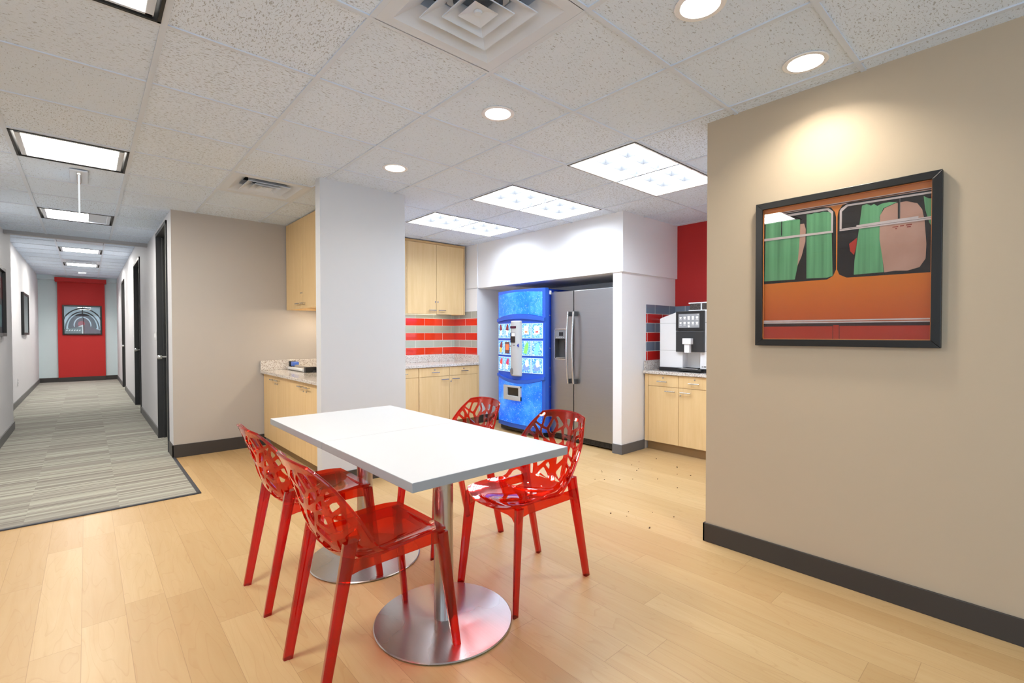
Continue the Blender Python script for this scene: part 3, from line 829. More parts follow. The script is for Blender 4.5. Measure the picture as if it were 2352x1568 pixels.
# left run (faces -X)
LX=1.512
base_cab('maple base cabinet with two doors against the beige wall',(LX+.02,5.50,0),-PI/2,[-.425,.016,.445],.595,.832,drawers=False,handles='locks',fill=(.05,0))
base_cab('maple base cabinet with two doors next to the grey column',(LX+.02,4.62,0),-PI/2,[-.435,.034,.50],.595,.832,drawers=False,handles='locks')
worktop('granite_worktop','pale granite worktop carrying the paper trimmer',MB().box(LX-.033,2.13,4.07,5.978,.832,.862).box(LX-.033,2.13,5.956,5.978,.862,.975).box(2.108,2.13,4.07,5.956,.862,.975))
UX=1.765
wall_cab('maple wall cabinet at the beige wall, with two narrow doors',(UX+.02,5.48,0),-PI/2,[-.49,.04,.515],.345,1.557,2.545,crown=False)
wall_cab('maple wall cabinet half hidden behind the grey column',(UX+.02,4.52,0),-PI/2,[-.44,.0,.44],.345,1.557,2.545,crown=False)

# paper trimmer on the left worktop
r=thing('paper_trimmer','paper trimmer with a blue slide on granite worktop','paper trimmer',(1.80,5.56,.8625))
MB().box(.02,.27,-.30,.27,.004,.02).build('board',M['dark_grey'],r,bevel=.003)
MB().cyl((-.045,-.20,.022),(-.045,.30,.022),.0175,n=20).build('roller',M['white_plastic'],r,smooth=True)
MB().box(-.015,.02,-.24,.31,.03,.062).build('rail',plain('trimmer_rail_beige',(170,160,150),.4),r,bevel=.003)
MB().box(-.04,.03,.30,.335,0,.10).build('end_bracket',M['black_plastic'],r,bevel=.004)
MB().box(-.055,.06,-.285,-.235,0,.06).build('end_bracket',M['black_plastic'],r,bevel=.004)
MB().box(-.035,.035,.20,.275,.045,.095).build('slide',plain('trimmer_blue',(72,110,200),.4),r,bevel=.008)
MB().box(.05,.27,-.31,-.29,.004,.055).box(.05,.27,-.33,-.315,.03,.045).build('paper_guide',M['black_plastic'],r,bevel=.002)

# ------------------------------------------------------------------ vending machine
vm=thing('vending_machine','tall blue backlit drinks vending machine in the alcove','vending machine',(4.135,4.475,0),-PI/2)
BW=.44
def bow(x): return -.062*(1-(x/BW)**2)
def patch(mb,x0,x1,zl,zh,off,mi=0,n=16,th=.006):
    fl=zl if callable(zl) else (lambda x:zl); fh=zh if callable(zh) else (lambda x:zh)
    vs=[]
    for k in range(n+1):
        x=x0+(x1-x0)*k/n
        for o in (off,off-th):
            vs.append((x,bow(x)-o+ (0),fl(x))); vs.append((x,bow(x)-o,fh(x)))
    fs=[]
    for k in range(n):
        a=4*k;b=a+4
        fs+=[(a,b,b+1,a+1),(a+2,a+3,b+3,b+2),(a+1,b+1,b+3,a+3),(a,a+2,b+2,b)]
    fs+=[(0,1,3,2),(4*n,4*n+2,4*n+3,4*n+1)]
    mb.add(vs,fs,mi); return mb
body=MB().box(-BW,BW,.06,.78,.075,1.822)
body.build('cabinet_body',M['vm_side'],vm,bevel=.004)
fr=MB(); prof=[(-BW,.06)]+[(-BW+2*BW*k/20,bow(-BW+2*BW*k/20)+.0) for k in range(21)]+[(BW,.06)]
fr.prism(prof,.075,1.832,'z'); fr.build('door',M['vm_blue'],vm,bevel=.003)
for s in (-1,1):
    f=MB(); [f.box(a-.035,a+.035,b-.04,b+.04,0,.078) for a in (s*.36,) for b in (.12,.65)]; f.build('foot',M['black_plastic'],vm)
MB().box(-.40,.40,.01,.70,.02,.076).build('skirt',M['black_plastic'],vm)
at=lambda x:1.483+.045*(1-(x/.41)**2)
ab=lambda x:.706-.062*(1-(x/.41)**2)
patch(MB(),-.415,.402,at,lambda x:1.785+.018*(1-(x/.41)**2),.004).build('sign_panel',M['water'],vm)
patch(MB(),-.422,.396,lambda x:.132-.0*x,ab,.004).build('lower_panel',M['water'],vm)
b=MB(); patch(b,-.44,.44,lambda x:1.428+.035*(1-(x/.44)**2),lambda x:at(x)-.004,.022,th=.03); b.build('arched_band',M['vm_blue'],vm); b=MB(); patch(b,-.44,.44,lambda x:ab(x)+.004,lambda x:.752-.06*(1-(x/.44)**2),.022,th=.03)
b.build('arched_band',M['vm_blue'],vm)
patch(MB(),-.43,.43,lambda x:.754-.06*(1-(x/.44)**2),lambda x:1.426+.035*(1-(x/.44)**2),.003).build('selection_field',M['vm_field'],vm)
glow=emit('selection_button_backlight',(205,232,255),1.15)
def gr(name,c,e=.55):
    m=NT(name); m.set(color=lin(c),em=lin(c),ems=e,rough=.25); return m.mat
def bmat():
    m=NT('selection_picture_ice'); p=m.obj(); nz=m.noise(p,55,4,.7)
    c=m.ramp(nz,[(.38,lin((30,105,205))),(.52,lin((110,175,230))),(.68,lin((215,236,255)))]); m.set(color=c,em=c,ems=.55,rough=.2); return m.mat
ICE=bmat()
cols=[(-.415,-.268),(-.260,-.113),(.100,.246),(.256,.412)]
rows=[(1.218,1.407),(1.003,1.190),(.788,.977)]
BR=gr('drink_brown',(112,48,56)); RD=gr('drink_red',(214,62,60)); GN=gr('drink_green',(120,214,100)); LB=gr('drink_light_blue',(110,190,225)); WH=gr('drink_white',(225,232,245)); YL=gr('drink_yellow',(214,180,80)); OR=gr('drink_orange',(226,110,70)); NV=gr('drink_steel_blue',(110,140,205)); CRM=gr('drink_cream',(238,222,196)); PP=gr('drink_maroon',(180,50,90)); DKB=gr('drink_dark',(88,60,58))
def bottle(cx,cz,ang,cap,lab,kind='bottle'):
    """returns list of (poly, mat)"""
    ca,sa=math.cos(ang),math.sin(ang)
    def R(p): return [(cx+x*ca-y*sa,cz+x*sa+y*ca) for x,y in p]
    if kind=='bottle':
        up=[(-.012,.075),(.012,.075),(.022,.045),(.03,.02),(.028,-.005),(-.028,-.005),(-.03,.02),(-.022,.045)]
        lo=[(-.028,-.005),(.028,-.005),(.026,-.05),(.03,-.07),(-.03,-.07),(-.026,-.05)]
        return [(R(up),cap),(R(lo),lab)]
    if kind=='box': return [(R([(-.036,-.05),(.036,-.05),(.036,.05),(-.036,.05)]),cap),(R([(-.02,-.03),(.02,-.03),(.02,-.012),(-.02,-.012)]),lab)]
    if kind=='card': return [(R([(-.05,-.075),(.05,-.075),(.05,.075),(-.05,.075)]),cap),(R([(-.036,-.03),(.036,-.03),(.036,.045),(-.036,.045)]),lab)]
    if kind=='big': return [(R([(-.02,.02),(.0,.08),(.035,.06),(.04,.0),(.0,-.02)]),cap),(R([(-.055,-.01),(-.02,.02),(.04,-.0),(.045,-.045),(.0,-.065),(-.045,-.055)]),lab)]
pics=[[bottle(-.342,1.325,.12,BR,WH),bottle(-.187,1.325,-.1,BR,WH),bottle(.173,1.32,0,CRM,OR,'box'),bottle(.334,1.32,.05,WH,RD,'box')],
[bottle(-.340,1.10,-.25,BR,YL),bottle(-.187,1.097,0,DKB,OR,'card'),bottle(.173,1.097,-.3,GN,GN),bottle(.334,1.09,-.25,LB,LB)],
[bottle(-.340,.885,-.3,RD,WH),bottle(-.187,.885,-.3,PP,CRM),bottle(.173,.882,0,WH,NV,'big'),bottle(.334,.882,0,WH,NV,'big')]]
for ri,(z0,z1) in enumerate(rows):
    for ci,(x0,x1) in enumerate(cols):
        q=MB(); patch(q,x0,x1,z0,z1,.010,0,6,.008)
        patch(q,x0+.007,x1-.007,z0+.007,z1-.007,.0115,1,6,.002)
        mats=[glow,ICE]
        for poly,mt in pics[ri][ci]:
            if mt not in mats: mats.append(mt)
            mi=mats.index(mt); n=len(poly); vs=[(max(x0+.009,min(x1-.009,x)),bow(x)-.0135,max(z0+.009,min(z1-.009,z))) for x,z in poly]
            vs+=[(x,y+.002,z) for x,y,z in vs]
            q.add(vs,[tuple(range(n))]+[(k,n+k,n+(k+1)%n,(k+1)%n) for k in range(n)],mi)
        q.build('selection_button',mats,vm)
# payment column
pc=MB(); P=[(-.098,.02),(-.096,-.075),(-.075,-.10),(-.03,-.112),(.03,-.112),(.072,-.10),(.092,-.075),(.094,.02)]
pc.prism(P,.742,1.44,'z'); pcol=pc.build('payment_column',M['grey_plastic'],vm,smooth=True,bevel=.012,seg=3)
MB().box(-.07,.035,-.1165,-.10,1.345,1.372).build('display_window',plain('dark_red_display',(70,20,45),.2),pcol)
MB().box(-.065,.02,-.116,-.10,1.165,1.29).build('bill_slot',M['black_plastic'],pcol)
MB().box(-.04,.02,-.121,-.112,1.245,1.285).build('bill_slot_mouth',M['white_plastic'],pcol,bevel=.002)
MB().prism([(.052,1.13),(.078,1.152),(.078,1.108)],-.113,-.103,'y').build('arrow_mark',plain('arrow_blue',(40,60,170),.4),pcol)
MB().cyl((-.07,-.118,1.12),(-.07,-.095,1.12),.009).build('coin_return_lever',M['chrome'],pcol)
MB().lathe([(0,0),(.032,.0),(.032,.004),(.02,.004),(.018,-.012),(0,-.014)],24).build('coin_cup',plain('coin_cup_grey',(120,121,124),.5),pcol)
_o=bpy.data.objects[-1] if False else None
for o in [k for k in bpy.data.objects if k.parent==pcol and k.name.startswith('coin_cup')]:
    o.rotation_euler=(PI/2,0,0); o.location=(-.045,-.112,.80); o.scale=(.9,1.4,1)
MB().box(-.02,.015,-.1145,-.11,1.128,1.134).build('label_strip',M['dark_grey'],pcol)
# delivery opening
dp=MB()
for a,b_,c,d in ((-.256,-.172,.428,.615),(.050,.086,.428,.615),(-.256,.086,.590,.615),(-.256,.086,.428,.486)): patch(dp,a,b_,c,d,.030,0,8,.034)
dpo=dp.build('delivery_chute',M['grey_plastic'],vm,bevel=.006)
patch(MB(),-.174,.052,.484,.592,.009,0,8,.006).build('delivery_flap',M['black_plastic'],dpo)
for z in (1.72,1.43,1.05,.85,.62,.30): pass
sc=MB()
for z in (1.79,1.50,1.10,.86,.63): sc.cyl((BW-.0,.075,z),(BW+.004,.075,z),.006,n=10)
sc.build('screw',M['chrome'],vm)
MB().box(BW-.0,BW+.006,.07,.10,1.755,1.80).build('lock_plate',M['white_plastic'],vm)

# ------------------------------------------------------------------ refrigerator
fg=thing('refrigerator','stainless steel side-by-side refrigerator next to the vending machine','refrigerator',(4.225,3.565,0),-PI/2)
FW=.457; sp=-.100
MB().box(-FW,FW,.07,.78,.02,1.755).build('body',M['dark_grey'],fg,bevel=.004)
# left door with dispenser opening
dx0,dx1,dz0,dz1=-.395,-.196,.975,1.33
ld=MB()
for a,b_,c,d in ((-FW,dx0,.085,1.775),(dx1,sp-.004,.085,1.775),(dx0,dx1,.085,dz0),(dx0,dx1,dz1,1.775)): ld.box(a,b_,0,.068,c,d)
ldo=ld.build('door',M['fridge'],fg)
rd=MB().box(sp+.004,FW,0,.068,.085,1.775).build('door',M['fridge'],fg,bevel=.006)
dsp=MB()
for a,b_,c,d in ((dx0-.008,dx0+.004,dz0-.008,dz1+.008),(dx1-.004,dx1+.008,dz0-.008,dz1+.008),(dx0-.008,dx1+.008,dz0-.008,dz0+.006),(dx0-.008,dx1+.008,dz1-.006,dz1+.008)): dsp.box(a,b_,-.006,.02,c,d)
dsp.build('dispenser_frame',M['chrome'],ldo,bevel=.002)
MB().box(dx0,dx1,.052,.066,dz0,dz1).box(dx0,dx0+.006,.0,.06,dz0,1.215).box(dx1-.006,dx1,.0,.06,dz0,1.215).box(dx0,dx1,0.0,.06,dz0,dz0+.012).build('dispenser_cavity',M['dark_grey'],ldo)
MB().box(dx0+.004,dx1-.004,-.003,.055,1.215,dz1-.004).build('control_panel',plain('control_panel_grey',(112,114,118),.35),ldo,bevel=.003)
MB().box(-.325,-.262,-.005,0,1.25,1.295).build('display',plain('lcd_dark',(26,28,34),.15),ldo)
bt=MB()
for k in range(5): bt.box(-.372+.036*k,-.352+.036*k,-.0045,0,1.228,1.236)
bt.build('buttons',plain('button_light_grey',(170,172,176),.4),ldo)
MB().box(-.262,-.222,.01,.05,1.09,1.215).box(-.30,-.215,.005,.055,1.18,1.215).build('ice_chute',M['black_plastic'],ldo,bevel=.004)
MB().box(dx0+.01,dx1-.01,.002,.05,dz0+.012,dz0+.018).build('drip_tray',M['chrome'],ldo)
def fhandle(x,parent,sgn):
    pts=[(x,-.0,.70),(x,-.052,.705)]; N=16
    arc=[(x+sgn*.0,-.055-.028*math.sin(PI*k/N),.70+(1.53-.70)*k/N) for k in range(N+1)]
    h=MB(); h.tube(arc,.0135,12)
    h.build('handle',M['chrome'],parent,smooth=True)
    for z in (.725,1.505):
        MB().box(x-.012,x+.012,-.062,.001,z-.028,z+.028).build('handle_mount',M['dark_grey'],parent,bevel=.003)
fhandle(-.140,ldo,-1); fhandle(-.056,rd,1)
g=MB().box(-FW+.01,FW-.01,.03,.07,.018,.078)
for k in range(14):
    X=-FW+.03+k*.064; g.box(X,X+.05,.024,.031,.03,.036); g.box(X,X+.05,.024,.031,.046,.052); g.box(X,X+.05,.024,.031,.06,.066)
g.build('grille',M['black_plastic'],fg)
MB().box(FW-.06,FW-.01,.03,.12,1.755,1.79).box(-FW+.01,-FW+.06,.03,.12,1.755,1.79).build('hinge_cover',M['dark_grey'],fg,bevel=.003)
o=MB().box(-.012,.012,-.17,.15,0,.02).build('metal_bar',M['chrome'],bevel=.002); o.location=(4.44,3.86,1.84); o.rotation_euler=(0,0,-.35)
o.location=(4.52,3.80,1.79)
tag(o,'thin silver bar lying on top of the refrigerator','bar')

# ------------------------------------------------------------------ coffee machine
cm=thing('coffee_machine','white and black bean-to-cup coffee machine on grey granite worktop','coffee machine',(4.725,2.487,CT),-PI/2)
z=lambda a:a-CT
K=MB(); prof=[(-.36,z(.912)),(-.36,z(1.437)),(-.34,z(1.447)),(-.155,z(1.506)),(.155,z(1.506)),(.34,z(1.447)),(.36,z(1.437)),(.36,z(.912))]
# body with a cup recess in the middle
K.prism([(-.36,z(.912)),(-.36,z(1.437)),(-.34,z(1.447)),(-.155,z(1.506)),(-.092,z(1.506)),(-.092,z(.912))],0,.45,'y')
K.prism([(.36,z(.912)),(.104,z(.912)),(.104,z(1.506)),(.155,z(1.506)),(.34,z(1.447)),(.36,z(1.437))],0,.45,'y')
K.box(-.092,.104,0,.45,z(1.083),z(1.506)); K.box(-.092,.104,.10,.45,z(.912),z(1.083))
K.build('housing',M['white_plastic'],cm)
S_=MB()
for zz in (1.388,1.094): S_.box(-.361,-.15,-.001,.002,z(zz)-.001,z(zz)+.001).box(.15,.361,-.001,.002,z(zz)-.001,z(zz)+.001)
S_.build('seam',M['dark_grey'],cm)
MB().box(-.365,.365,-.012,.46,0,z(.912)).box(-.12,.14,-.06,0,.012,z(.905)).build('base',M['black_plastic'],cm,bevel=.004)
MB().box(-.085,.10,-.05,.09,z(.905),z(.912)).build('drip_grid',M['chrome'],cm)
scp=MB().box(-.153,.155,-.035,0,z(1.305),z(1.511)).build('screen_bezel',M['black_plastic'],cm,bevel=.004)
MB().box(-.153,.155,-.033,0,z(1.083),z(1.302)).build('front_panel',plain('coffee_panel_charcoal',(44,44,46),.35),cm,bevel=.004)
MB().box(-.120,.110,-.0365,-.034,z(1.336),z(1.481)).build('touch_screen',gr('screen_grey',(128,130,134),.45),scp)
ic=MB(); yy=-.0375
for rr,zz in enumerate((1.440,1.385)):
    for k in range(5):
        X=-.097+.0455*k; tall=(rr==0 and k in (2,3)); h2=.016 if tall else (.010 if (rr,k) not in ((0,0),(1,0)) else .007)
        ic.prism([(X-.011,z(zz)+h2),(X+.011,z(zz)+h2),(X+.009,z(zz)-h2+.003),(X+.005,z(zz)-h2),(X-.005,z(zz)-h2),(X-.009,z(zz)-h2+.003)],yy,yy+.001,'y')
        ic.box(X-.013,X+.013,yy,yy+.001,z(zz)-.0205,z(zz)-.0185)
ic.cyl((-.005,yy,z(1.350)),(-.005,yy+.001,z(1.350)),.009,n=20)
ic.box(.088,.104,yy,yy+.001,z(1.472),z(1.476))
ic.build('drink_icons',gr('icon_white',(235,235,238),.8),scp)
MB().box(-.052,.042,-.085,-.03,z(1.164),z(1.226)).box(-.036,.022,-.075,-.03,z(1.075),z(1.165)).build('nozzle',M['white_plastic'],cm,bevel=.004)
lg=MB(); 
lg.prism([(.118,z(.928)),(.124,z(.940)),(.130,z(.932)),(.136,z(.940)),(.141,z(.928))],-.0015,0,'y'); lg.box(.145,.166,-.0015,0,z(.934),z(.940)); lg.box(.145,.166,-.0015,0,z(.926),z(.931))
lg.build('maker_mark',M['dark_grey'],cm)
hp=MB().box(-.055,.225,.05,.40,z(1.508),z(1.524)).box(-.055,.225,.05,.40,z(1.590),z(1.603)).build('bean_hopper',M['white_plastic'],cm,bevel=.003)
MB().box(-.045,.078,.06,.39,z(1.524),z(1.590)).box(.090,.215,.06,.39,z(1.524),z(1.590)).build('bean_window',(lambda m:(m.set(color=m.ramp(m.noise(m.obj(),170,2),[(.4,lin((34,28,26))),(.6,lin((92,84,80)))]),rough=.15),m.mat)[1])(NT('coffee_beans_behind_clear_plastic')),hp)
MB().box(.078,.090,.055,.39,z(1.524),z(1.590)).build('hopper_divider',M['white_plastic'],hp)

# ------------------------------------------------------------------ big framed picture on the tan wall
def pic_frame(name,label,loc,rz,w,h,fw,depth=.03):
    r=thing(name,label,'picture',loc,rz)
    f=MB(); a,b=w/2,h/2
    for q in ([(-a,-b),(a,-b),(a-fw,-b+fw),(-a+fw,-b+fw)],[(a,-b),(a,b),(a-fw,b-fw),(a-fw,-b+fw)],[(a,b),(-a,b),(-a+fw,b-fw),(a-fw,b-fw)],[(-a,b),(-a,-b),(-a+fw,-b+fw),(-a+fw,b-fw)]):
        f.prism(q,-depth,0,'y')
    f.build('frame',M['frame'],r,bevel=.002)
    MB().box(-a+fw*.5,a-fw*.5,-.004,-.001,-b+fw*.5,b-fw*.5).build('backing',M['void'],r)
    return r
W_,H_,FWD=.781,.785,.035
pr=pic_frame('framed_picture','large black-framed picture of an orange bus with green curtains on tan wall',(2.836,.7045,1.6015),-PI/2,W_,H_,FWD,.032)
PW,PH=W_-2*FWD,H_-2*FWD
def art(polys,pw,ph,parent,mats,name='print',z0=-.006,step=.00012):
    mb=MB(); order=[]
    for k,(mt,pl) in enumerate(polys):
        if mt not in order: order.append(mt)
        y=z0-step*k; n=len(pl)
        vs=[((s-.5)*pw,y,(t_-.5)*ph) for s,t_ in pl]
        # triangulate through CDT-safe ngon
        mb.add(vs,[tuple(range(n))],order.index(mt))
    return mb.build(name,[mats[m] for m in order],parent,recalc=False)
def paint(name,c1,c2=None,sc=(6,6,6),rough=.5):
    m=NT(name)
    if c2: col=m.mix(m.noise(m.scale(m.obj(),sc),1.0,3),lin(c1),lin(c2))
    else: col=lin(c1)
    m.set(color=col,rough=rough,spec=.2); return m.mat
def busmat():
    m=NT('print_orange_bodywork'); x,y,z_=m.sep(m.obj()); f=m.math('ADD',m.math('DIVIDE',z_,PH),.5)
    col=m.ramp(f,[(.0,lin((176,60,26))),(.12,lin((190,84,28))),(.42,lin((208,116,36))),(.5,lin((216,128,40))),(.95,lin((214,130,60))),(1,lin((205,120,70)))]); m.set(color=col,rough=.5,spec=.2); return m.mat
AM={'or':busmat(),'bk':paint('print_black_glass',(24,22,24),(44,38,38),(3,3,3)),'wh':paint('print_white_trim',(214,204,204),(188,172,170),(30,30,2)),
'gn':paint('print_green_curtain',(134,202,150),(38,92,58),(34,2,1.0)),'sk':paint('print_pink_seat_cover',(198,160,144),(170,128,112),(9,9,9)),
'rd':paint('print_red_panel',(178,52,28),(168,44,26)),'rr':paint('print_red_cloth',(196,66,48),(150,36,30)),'dk':paint('print_dark_groove',(50,26,28)),'ye':paint('print_orange_post',(222,136,28)),'gy':paint('print_grey_bar',(110,104,104)),'tx':paint('print_rust_text',(140,60,50))}
sq=[(0,0),(1,0),(1,1),(0,1)]
POL=[('or',sq),
('wh',[(0,.962),(1,.952),(1,.957),(0,.967)]),('wh',[(0,.951),(1,.941),(1,.944),(0,.955)]),('dk',[(0,.956),(1,.946),(1,.951),(0,.961)]),
('bk',[(0,.948),(.397,.95),(.45,.937),(.475,.90),(.482,.86),(.484,.494),(.467,.452),(.43,.429),(.002,.428)]),
('bk',[(.491,.87),(.497,.905),(.52,.94),(.56,.95),(1,.94),(1,.427),(.548,.432),(.504,.457),(.491,.493)]),
('gn',[(.005,.45),(.221,.447),(.241,.563),(.252,.707),(.252,.889),(.13,.90),(.012,.903)]),
('gn',[(.298,.447),(.43,.442),(.464,.452),(.452,.905),(.40,.918),(.378,.912),(.35,.92),(.328,.913),(.296,.917)]),
('sk',[(.237,.545),(.265,.615),(.289,.72),(.291,.81),(.28,.852),(.254,.852),(.25,.708)]),
('rr',[(.561,.664),(.568,.612),(.59,.584),(.603,.642),(.607,.7)]),
('gn',[(.59,.448),(.756,.45),(.742,.639),(.731,.82),(.751,.873),(.824,.899),(.78,.907),(.741,.905),(.718,.894),(.70,.912),(.684,.903),(.66,.92),(.633,.913),(.61,.691),(.593,.542)]),
('gn',[(.964,.824),(.985,.736),(1,.71),(1,.886),(.98,.89),(.956,.91)]),
('sk',[(.749,.541),(.76,.448),(.817,.453),(.88,.448),(.94,.464),(.969,.515),(.972,.607),(.962,.755),(.95,.827),(.926,.87),(.871,.895),(.815,.893),(.757,.872),(.733,.828),(.732,.673)]),
('tx',[(.80,.742),(.83,.742),(.83,.736),(.80,.736)]),('tx',[(.84,.744),(.86,.744),(.86,.737),(.84,.737)]),('tx',[(.87,.745),(.90,.745),(.90,.738),(.87,.738)]),('tx',[(.815,.73),(.825,.73),(.825,.724),(.815,.724)]),('tx',[(.875,.732),(.895,.732),(.895,.725),(.875,.725)]),
('bk',[(.827,.924),(.828,.789),(.836,.789),(.836,.922)]),('gy',[(.836,.922),(.836,.789),(.840,.789),(.840,.922)]),
('bk',[(.124,.911),(.124,.787),(.13,.787),(.13,.91)]),
('wh',[(0,.925),(.428,.921),(.455,.89),(.465,.89),(.465,.905),(.435,.936),(0,.942)]),('wh',[(.453,.771),(.464,.769),(.465,.90),(.453,.90)]),('wh',[(.001,.761),(.465,.757),(.464,.771),(.001,.78)]),
('wh',[(.506,.9),(.518,.895),(.552,.925),(1,.918),(1,.93),(.545,.938),(.51,.915)]),('wh',[(.504,.767),(.517,.769),(.518,.905),(.504,.904)]),('wh',[(.504,.760),(1,.756),(1,.776),(.504,.775)]),('wh',[(.603,.769),(.932,.775),(.932,.788),(.603,.785)]),
('dk',[(.504,.768),(1,.766),(1,.768),(.504,.770)]),
('rd',[(0,0),(1,0),(1,.105),(0,.11)]),
('dk',[(.003,.105),(1,.101),(1,.116),(.003,.12)]),
('wh',[(.0,.132),(1,.131),(1,.14),(0,.144)]),('wh',[(0,.12),(1,.116),(1,.124),(0,.13)]),
('dk',[(0,.097),(.471,.095),(.471,.105),(0,.110)]),('dk',[(.508,.096),(1,.094),(1,.106),(.508,.108)]),
('dk',[(.468,.003),(.471,.003),(.471,.108),(.468,.108)]),('dk',[(.507,.003),(.51,.003),(.509,.107),(.506,.107)]),
]
art(POL,PW,PH,pr,AM)
lp_=MB(); 
for a,b_,c,d in ((-PW/2,PW/2,-PH/2,-PH/2+.003),(-PW/2,PW/2,PH/2-.003,PH/2),(-PW/2,-PW/2+.003,-PH/2,PH/2),(PW/2-.003,PW/2,-PH/2,PH/2)): lp_.box(a,b_,-.018,-.012,c,d)
lp_.build('inner_lip',M['frame_lip'],pr)
MB().box(-PW/2,PW/2,-.0165,-.0145,-PH/2,PH/2).build('glass',M['glass'],pr)

# picture at the end of the corridor: arches of a covered walkway
p2=pic_frame('framed_picture','small black-framed picture of arches on the far red panel',(-.068,17.518,1.665),0,.80,.80,.035,.04)
A2={'sky':paint('print_pale_sky',(170,205,225),(196,218,230)),'ar':paint('print_dark_arch',(30,26,34)),'br':paint('print_brown_ribs',(66,52,58),(38,32,40),(8,8,8)),'mr':paint('print_maroon_tunnel',(92,44,52),(50,28,36),(5,5,5)),'wl':paint('print_white_line',(200,214,218)),'gr':paint('print_green_pavement',(84,100,98)),'rdx':paint('print_red_glow',(150,40,50))}
def ellipse(cx,cy,rx,ry,a0=0,a1=180,n=20): return [(cx+rx*math.cos(math.radians(a0+(a1-a0)*k/n)),cy+ry*math.sin(math.radians(a0+(a1-a0)*k/n))) for k in range(n+1)]
def arch(cx,cy,rx,ry,w,key,P):
    o=ellipse(cx,cy,rx,ry); i=ellipse(cx,cy,rx-w,ry-w)
    for k in range(len(o)-1): P.append((key,[o[k],o[k+1],i[k+1],i[k]]))
P2=[('sky',sq)]
def cl(p): return [(min(1,max(0,a)),min(1,max(0,b_))) for a,b_ in p]
P2.append(('br',[(.12,.12)]+ellipse(.5,.30,.38,.44)[::-1]+[(.88,.12)]))
P2.append(('sky',[(.27,.25)]+ellipse(.5,.30,.25,.33)[::-1]+[(.73,.25)]))
P2.append(('mr',[(.3,.2)]+ellipse(.5,.28,.22,.31)[::-1]+[(.74,.2)]))
P2.append(('rdx',ellipse(.47,.36,.10,.11,0,360,24)[:-1]))
P2.append(('mr',[(.5,.0),(1,0),(1,.12),(.55,.32),(.5,.32)])); P2.append(('gr',[(0,0),(.5,0),(.5,.25),(.3,.22),(0,.16)]))
P2.append(('wl',[(.48,0),(.52,0),(.515,.33),(.50,.33),(.36,.25),(.48,.26)]))
for k in range(6): P2.append(('wl',[(.04+.07*k,.10),(.08+.07*k,.10),(.10+.07*k,.145),(.06+.07*k,.145)]))
n0=len(P2); arch(.5,.15,.62,.80,.04,'ar',P2); arch(.5,.15,.49,.68,.04,'ar',P2); arch(.5,.2,.40,.55,.05,'ar',P2)
P2=[(k,cl(p)) for k,p in P2]
P2.append(('ar',[(.485,.55),(.515,.55),(.515,1),(.485,1)]))
q2=art(P2,.73,.73,p2,A2,step=.0002)
MB().box(-.365,.365,-.026,-.024,-.365,.365).build('glass',M['glass'],p2)

# pictures on the left corridor wall
p3=pic_frame('framed_picture','narrow-looking framed picture seen edge-on on the left corridor wall',(-.929,13.71,1.685),PI/2,1.12,.83,.045,.04)
art([('g',sq),('r',[(0,0),(.42,0),(.42,1),(0,1)]),('d',[(.62,0),(.7,0),(.7,1),(.62,1)])],1.03,.74,p3,{'g':paint('print_grey_field',(150,150,158),(110,110,120)),'r':paint('print_dark_red_field',(140,50,58),(110,30,40)),'d':paint('print_dark_bar',(50,46,54))})
MB().box(-.515,.515,-.032,-.030,-.37,.37).build('glass',M['glass'],p3)
p4=pic_frame('framed_picture','dark framed picture cut off by the left edge of the photo',(-.739,7.72,1.655),PI/2,1.12,.80,.04,.035)
art([('b',sq),('t',[(0,.1),(.9,.1),(.9,.45),(0,.5)]),('r',[(0,.6),(1,.55),(1,.9),(0,.95)])],1.04,.72,p4,{'b':paint('print_navy_field',(34,40,60),(20,22,30)),'t':paint('print_teal_field',(70,120,130),(30,60,70)),'r':paint('print_wine_field',(90,30,40),(50,20,26))})

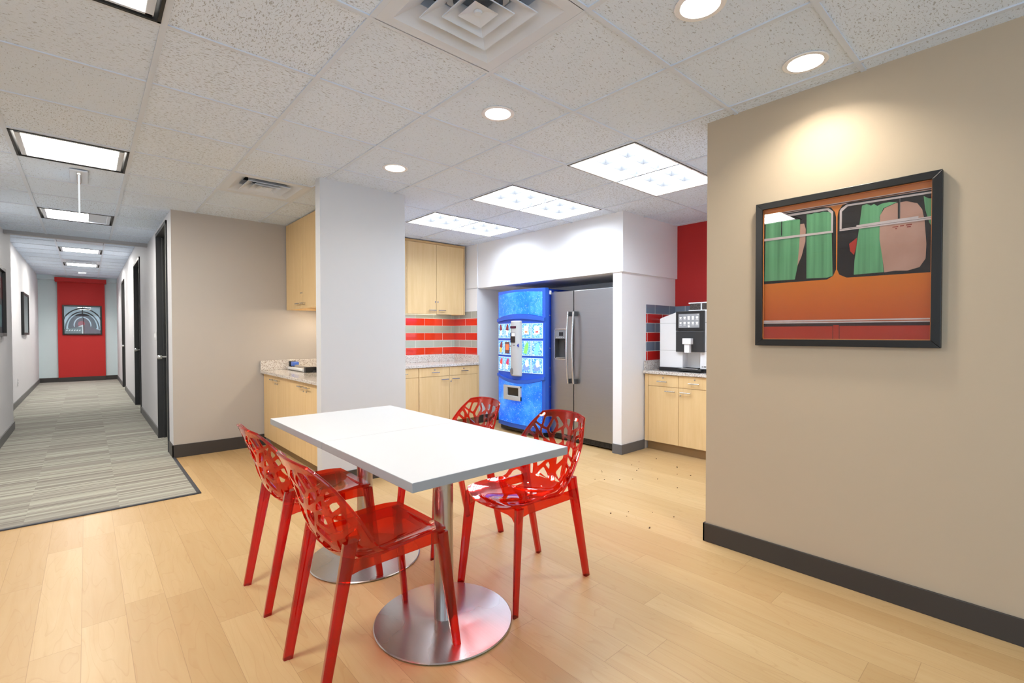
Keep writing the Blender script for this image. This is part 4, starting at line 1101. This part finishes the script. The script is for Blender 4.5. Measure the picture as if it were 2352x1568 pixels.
# switch and outlet
r=thing('light_switch','white wall switch plate beside the nearest black door frame','switch',(.659,7.53,1.26),-PI/2)
MB().box(-.04,.04,-.006,0,-.06,.06).build('plate',M['white_plastic'],r,bevel=.002)
MB().box(-.012,.012,-.014,-.005,-.025,.025).build('rocker',M['white_plastic'],r,bevel=.002)
r=thing('wall_outlet','small white outlet plate low on the left corridor wall','outlet',(-.929,12.32,.43),PI/2)
MB().box(-.04,.04,-.006,0,-.06,.06).build('plate',M['white_plastic'],r,bevel=.002)
MB().box(-.015,.015,-.009,-.005,.012,.038).box(-.015,.015,-.009,-.005,-.038,-.012).build('socket',M['grey_plastic'],r)

# crumbs on the floor near the kitchen post
rs=random.Random(3); cr=MB()
for k in range(26):
    x=rs.uniform(3.3,4.4); y=rs.uniform(2.0,2.75)
    if k>18: x=rs.uniform(2.6,3.1); y=rs.uniform(1.7,2.1)
    s=rs.uniform(.0022,.0045); cr.box(x-s,x+s,y-s*.8,y+s*.8,.0,s)
o=cr.build('coffee_crumbs',plain('crumb_brown',(84,58,40),.8)); tag(o,'scattered dark crumbs on the wood floor before the kitchen cabinets','crumbs'); o['kind']='stuff'

# ------------------------------------------------------------------ world, camera
w=bpy.data.worlds.new('world'); SC.world=w; w.use_nodes=True
w.node_tree.nodes['Background'].inputs[0].default_value=(.68,.85,1,1); w.node_tree.nodes['Background'].inputs[1].default_value=2.7
cd=bpy.data.cameras.new('camera'); cam=bpy.data.objects.new('camera',cd); C.objects.link(cam); SC.camera=cam
f=1097.352; yaw,pit,rol=.7280,-.0161,-.0016
cd.sensor_fit='HORIZONTAL'; cd.sensor_width=36; cd.lens=f*36/2352; cd.clip_start=.02; cd.clip_end=60
F=Vector((math.sin(yaw)*math.cos(pit),math.cos(yaw)*math.cos(pit),math.sin(pit))); R=Vector((math.cos(yaw),-math.sin(yaw),0)); U=R.cross(F)
R2=R*math.cos(rol)+U*math.sin(rol); U2=-R*math.sin(rol)+U*math.cos(rol)
from mathutils import Matrix
cam.matrix_world=Matrix(((R2.x,U2.x,-F.x,0),(R2.y,U2.y,-F.y,0),(R2.z,U2.z,-F.z,1.2759),(0,0,0,1)))
SC.view_settings.view_transform='Standard'; SC.view_settings.look='None'; SC.view_settings.gamma=1; SC.view_settings.use_curve_mapping=False
SC.view_settings.exposure=0.17
SC.cycles.transparent_max_bounces=40; SC.cycles.max_bounces=12; SC.cycles.diffuse_bounces=6
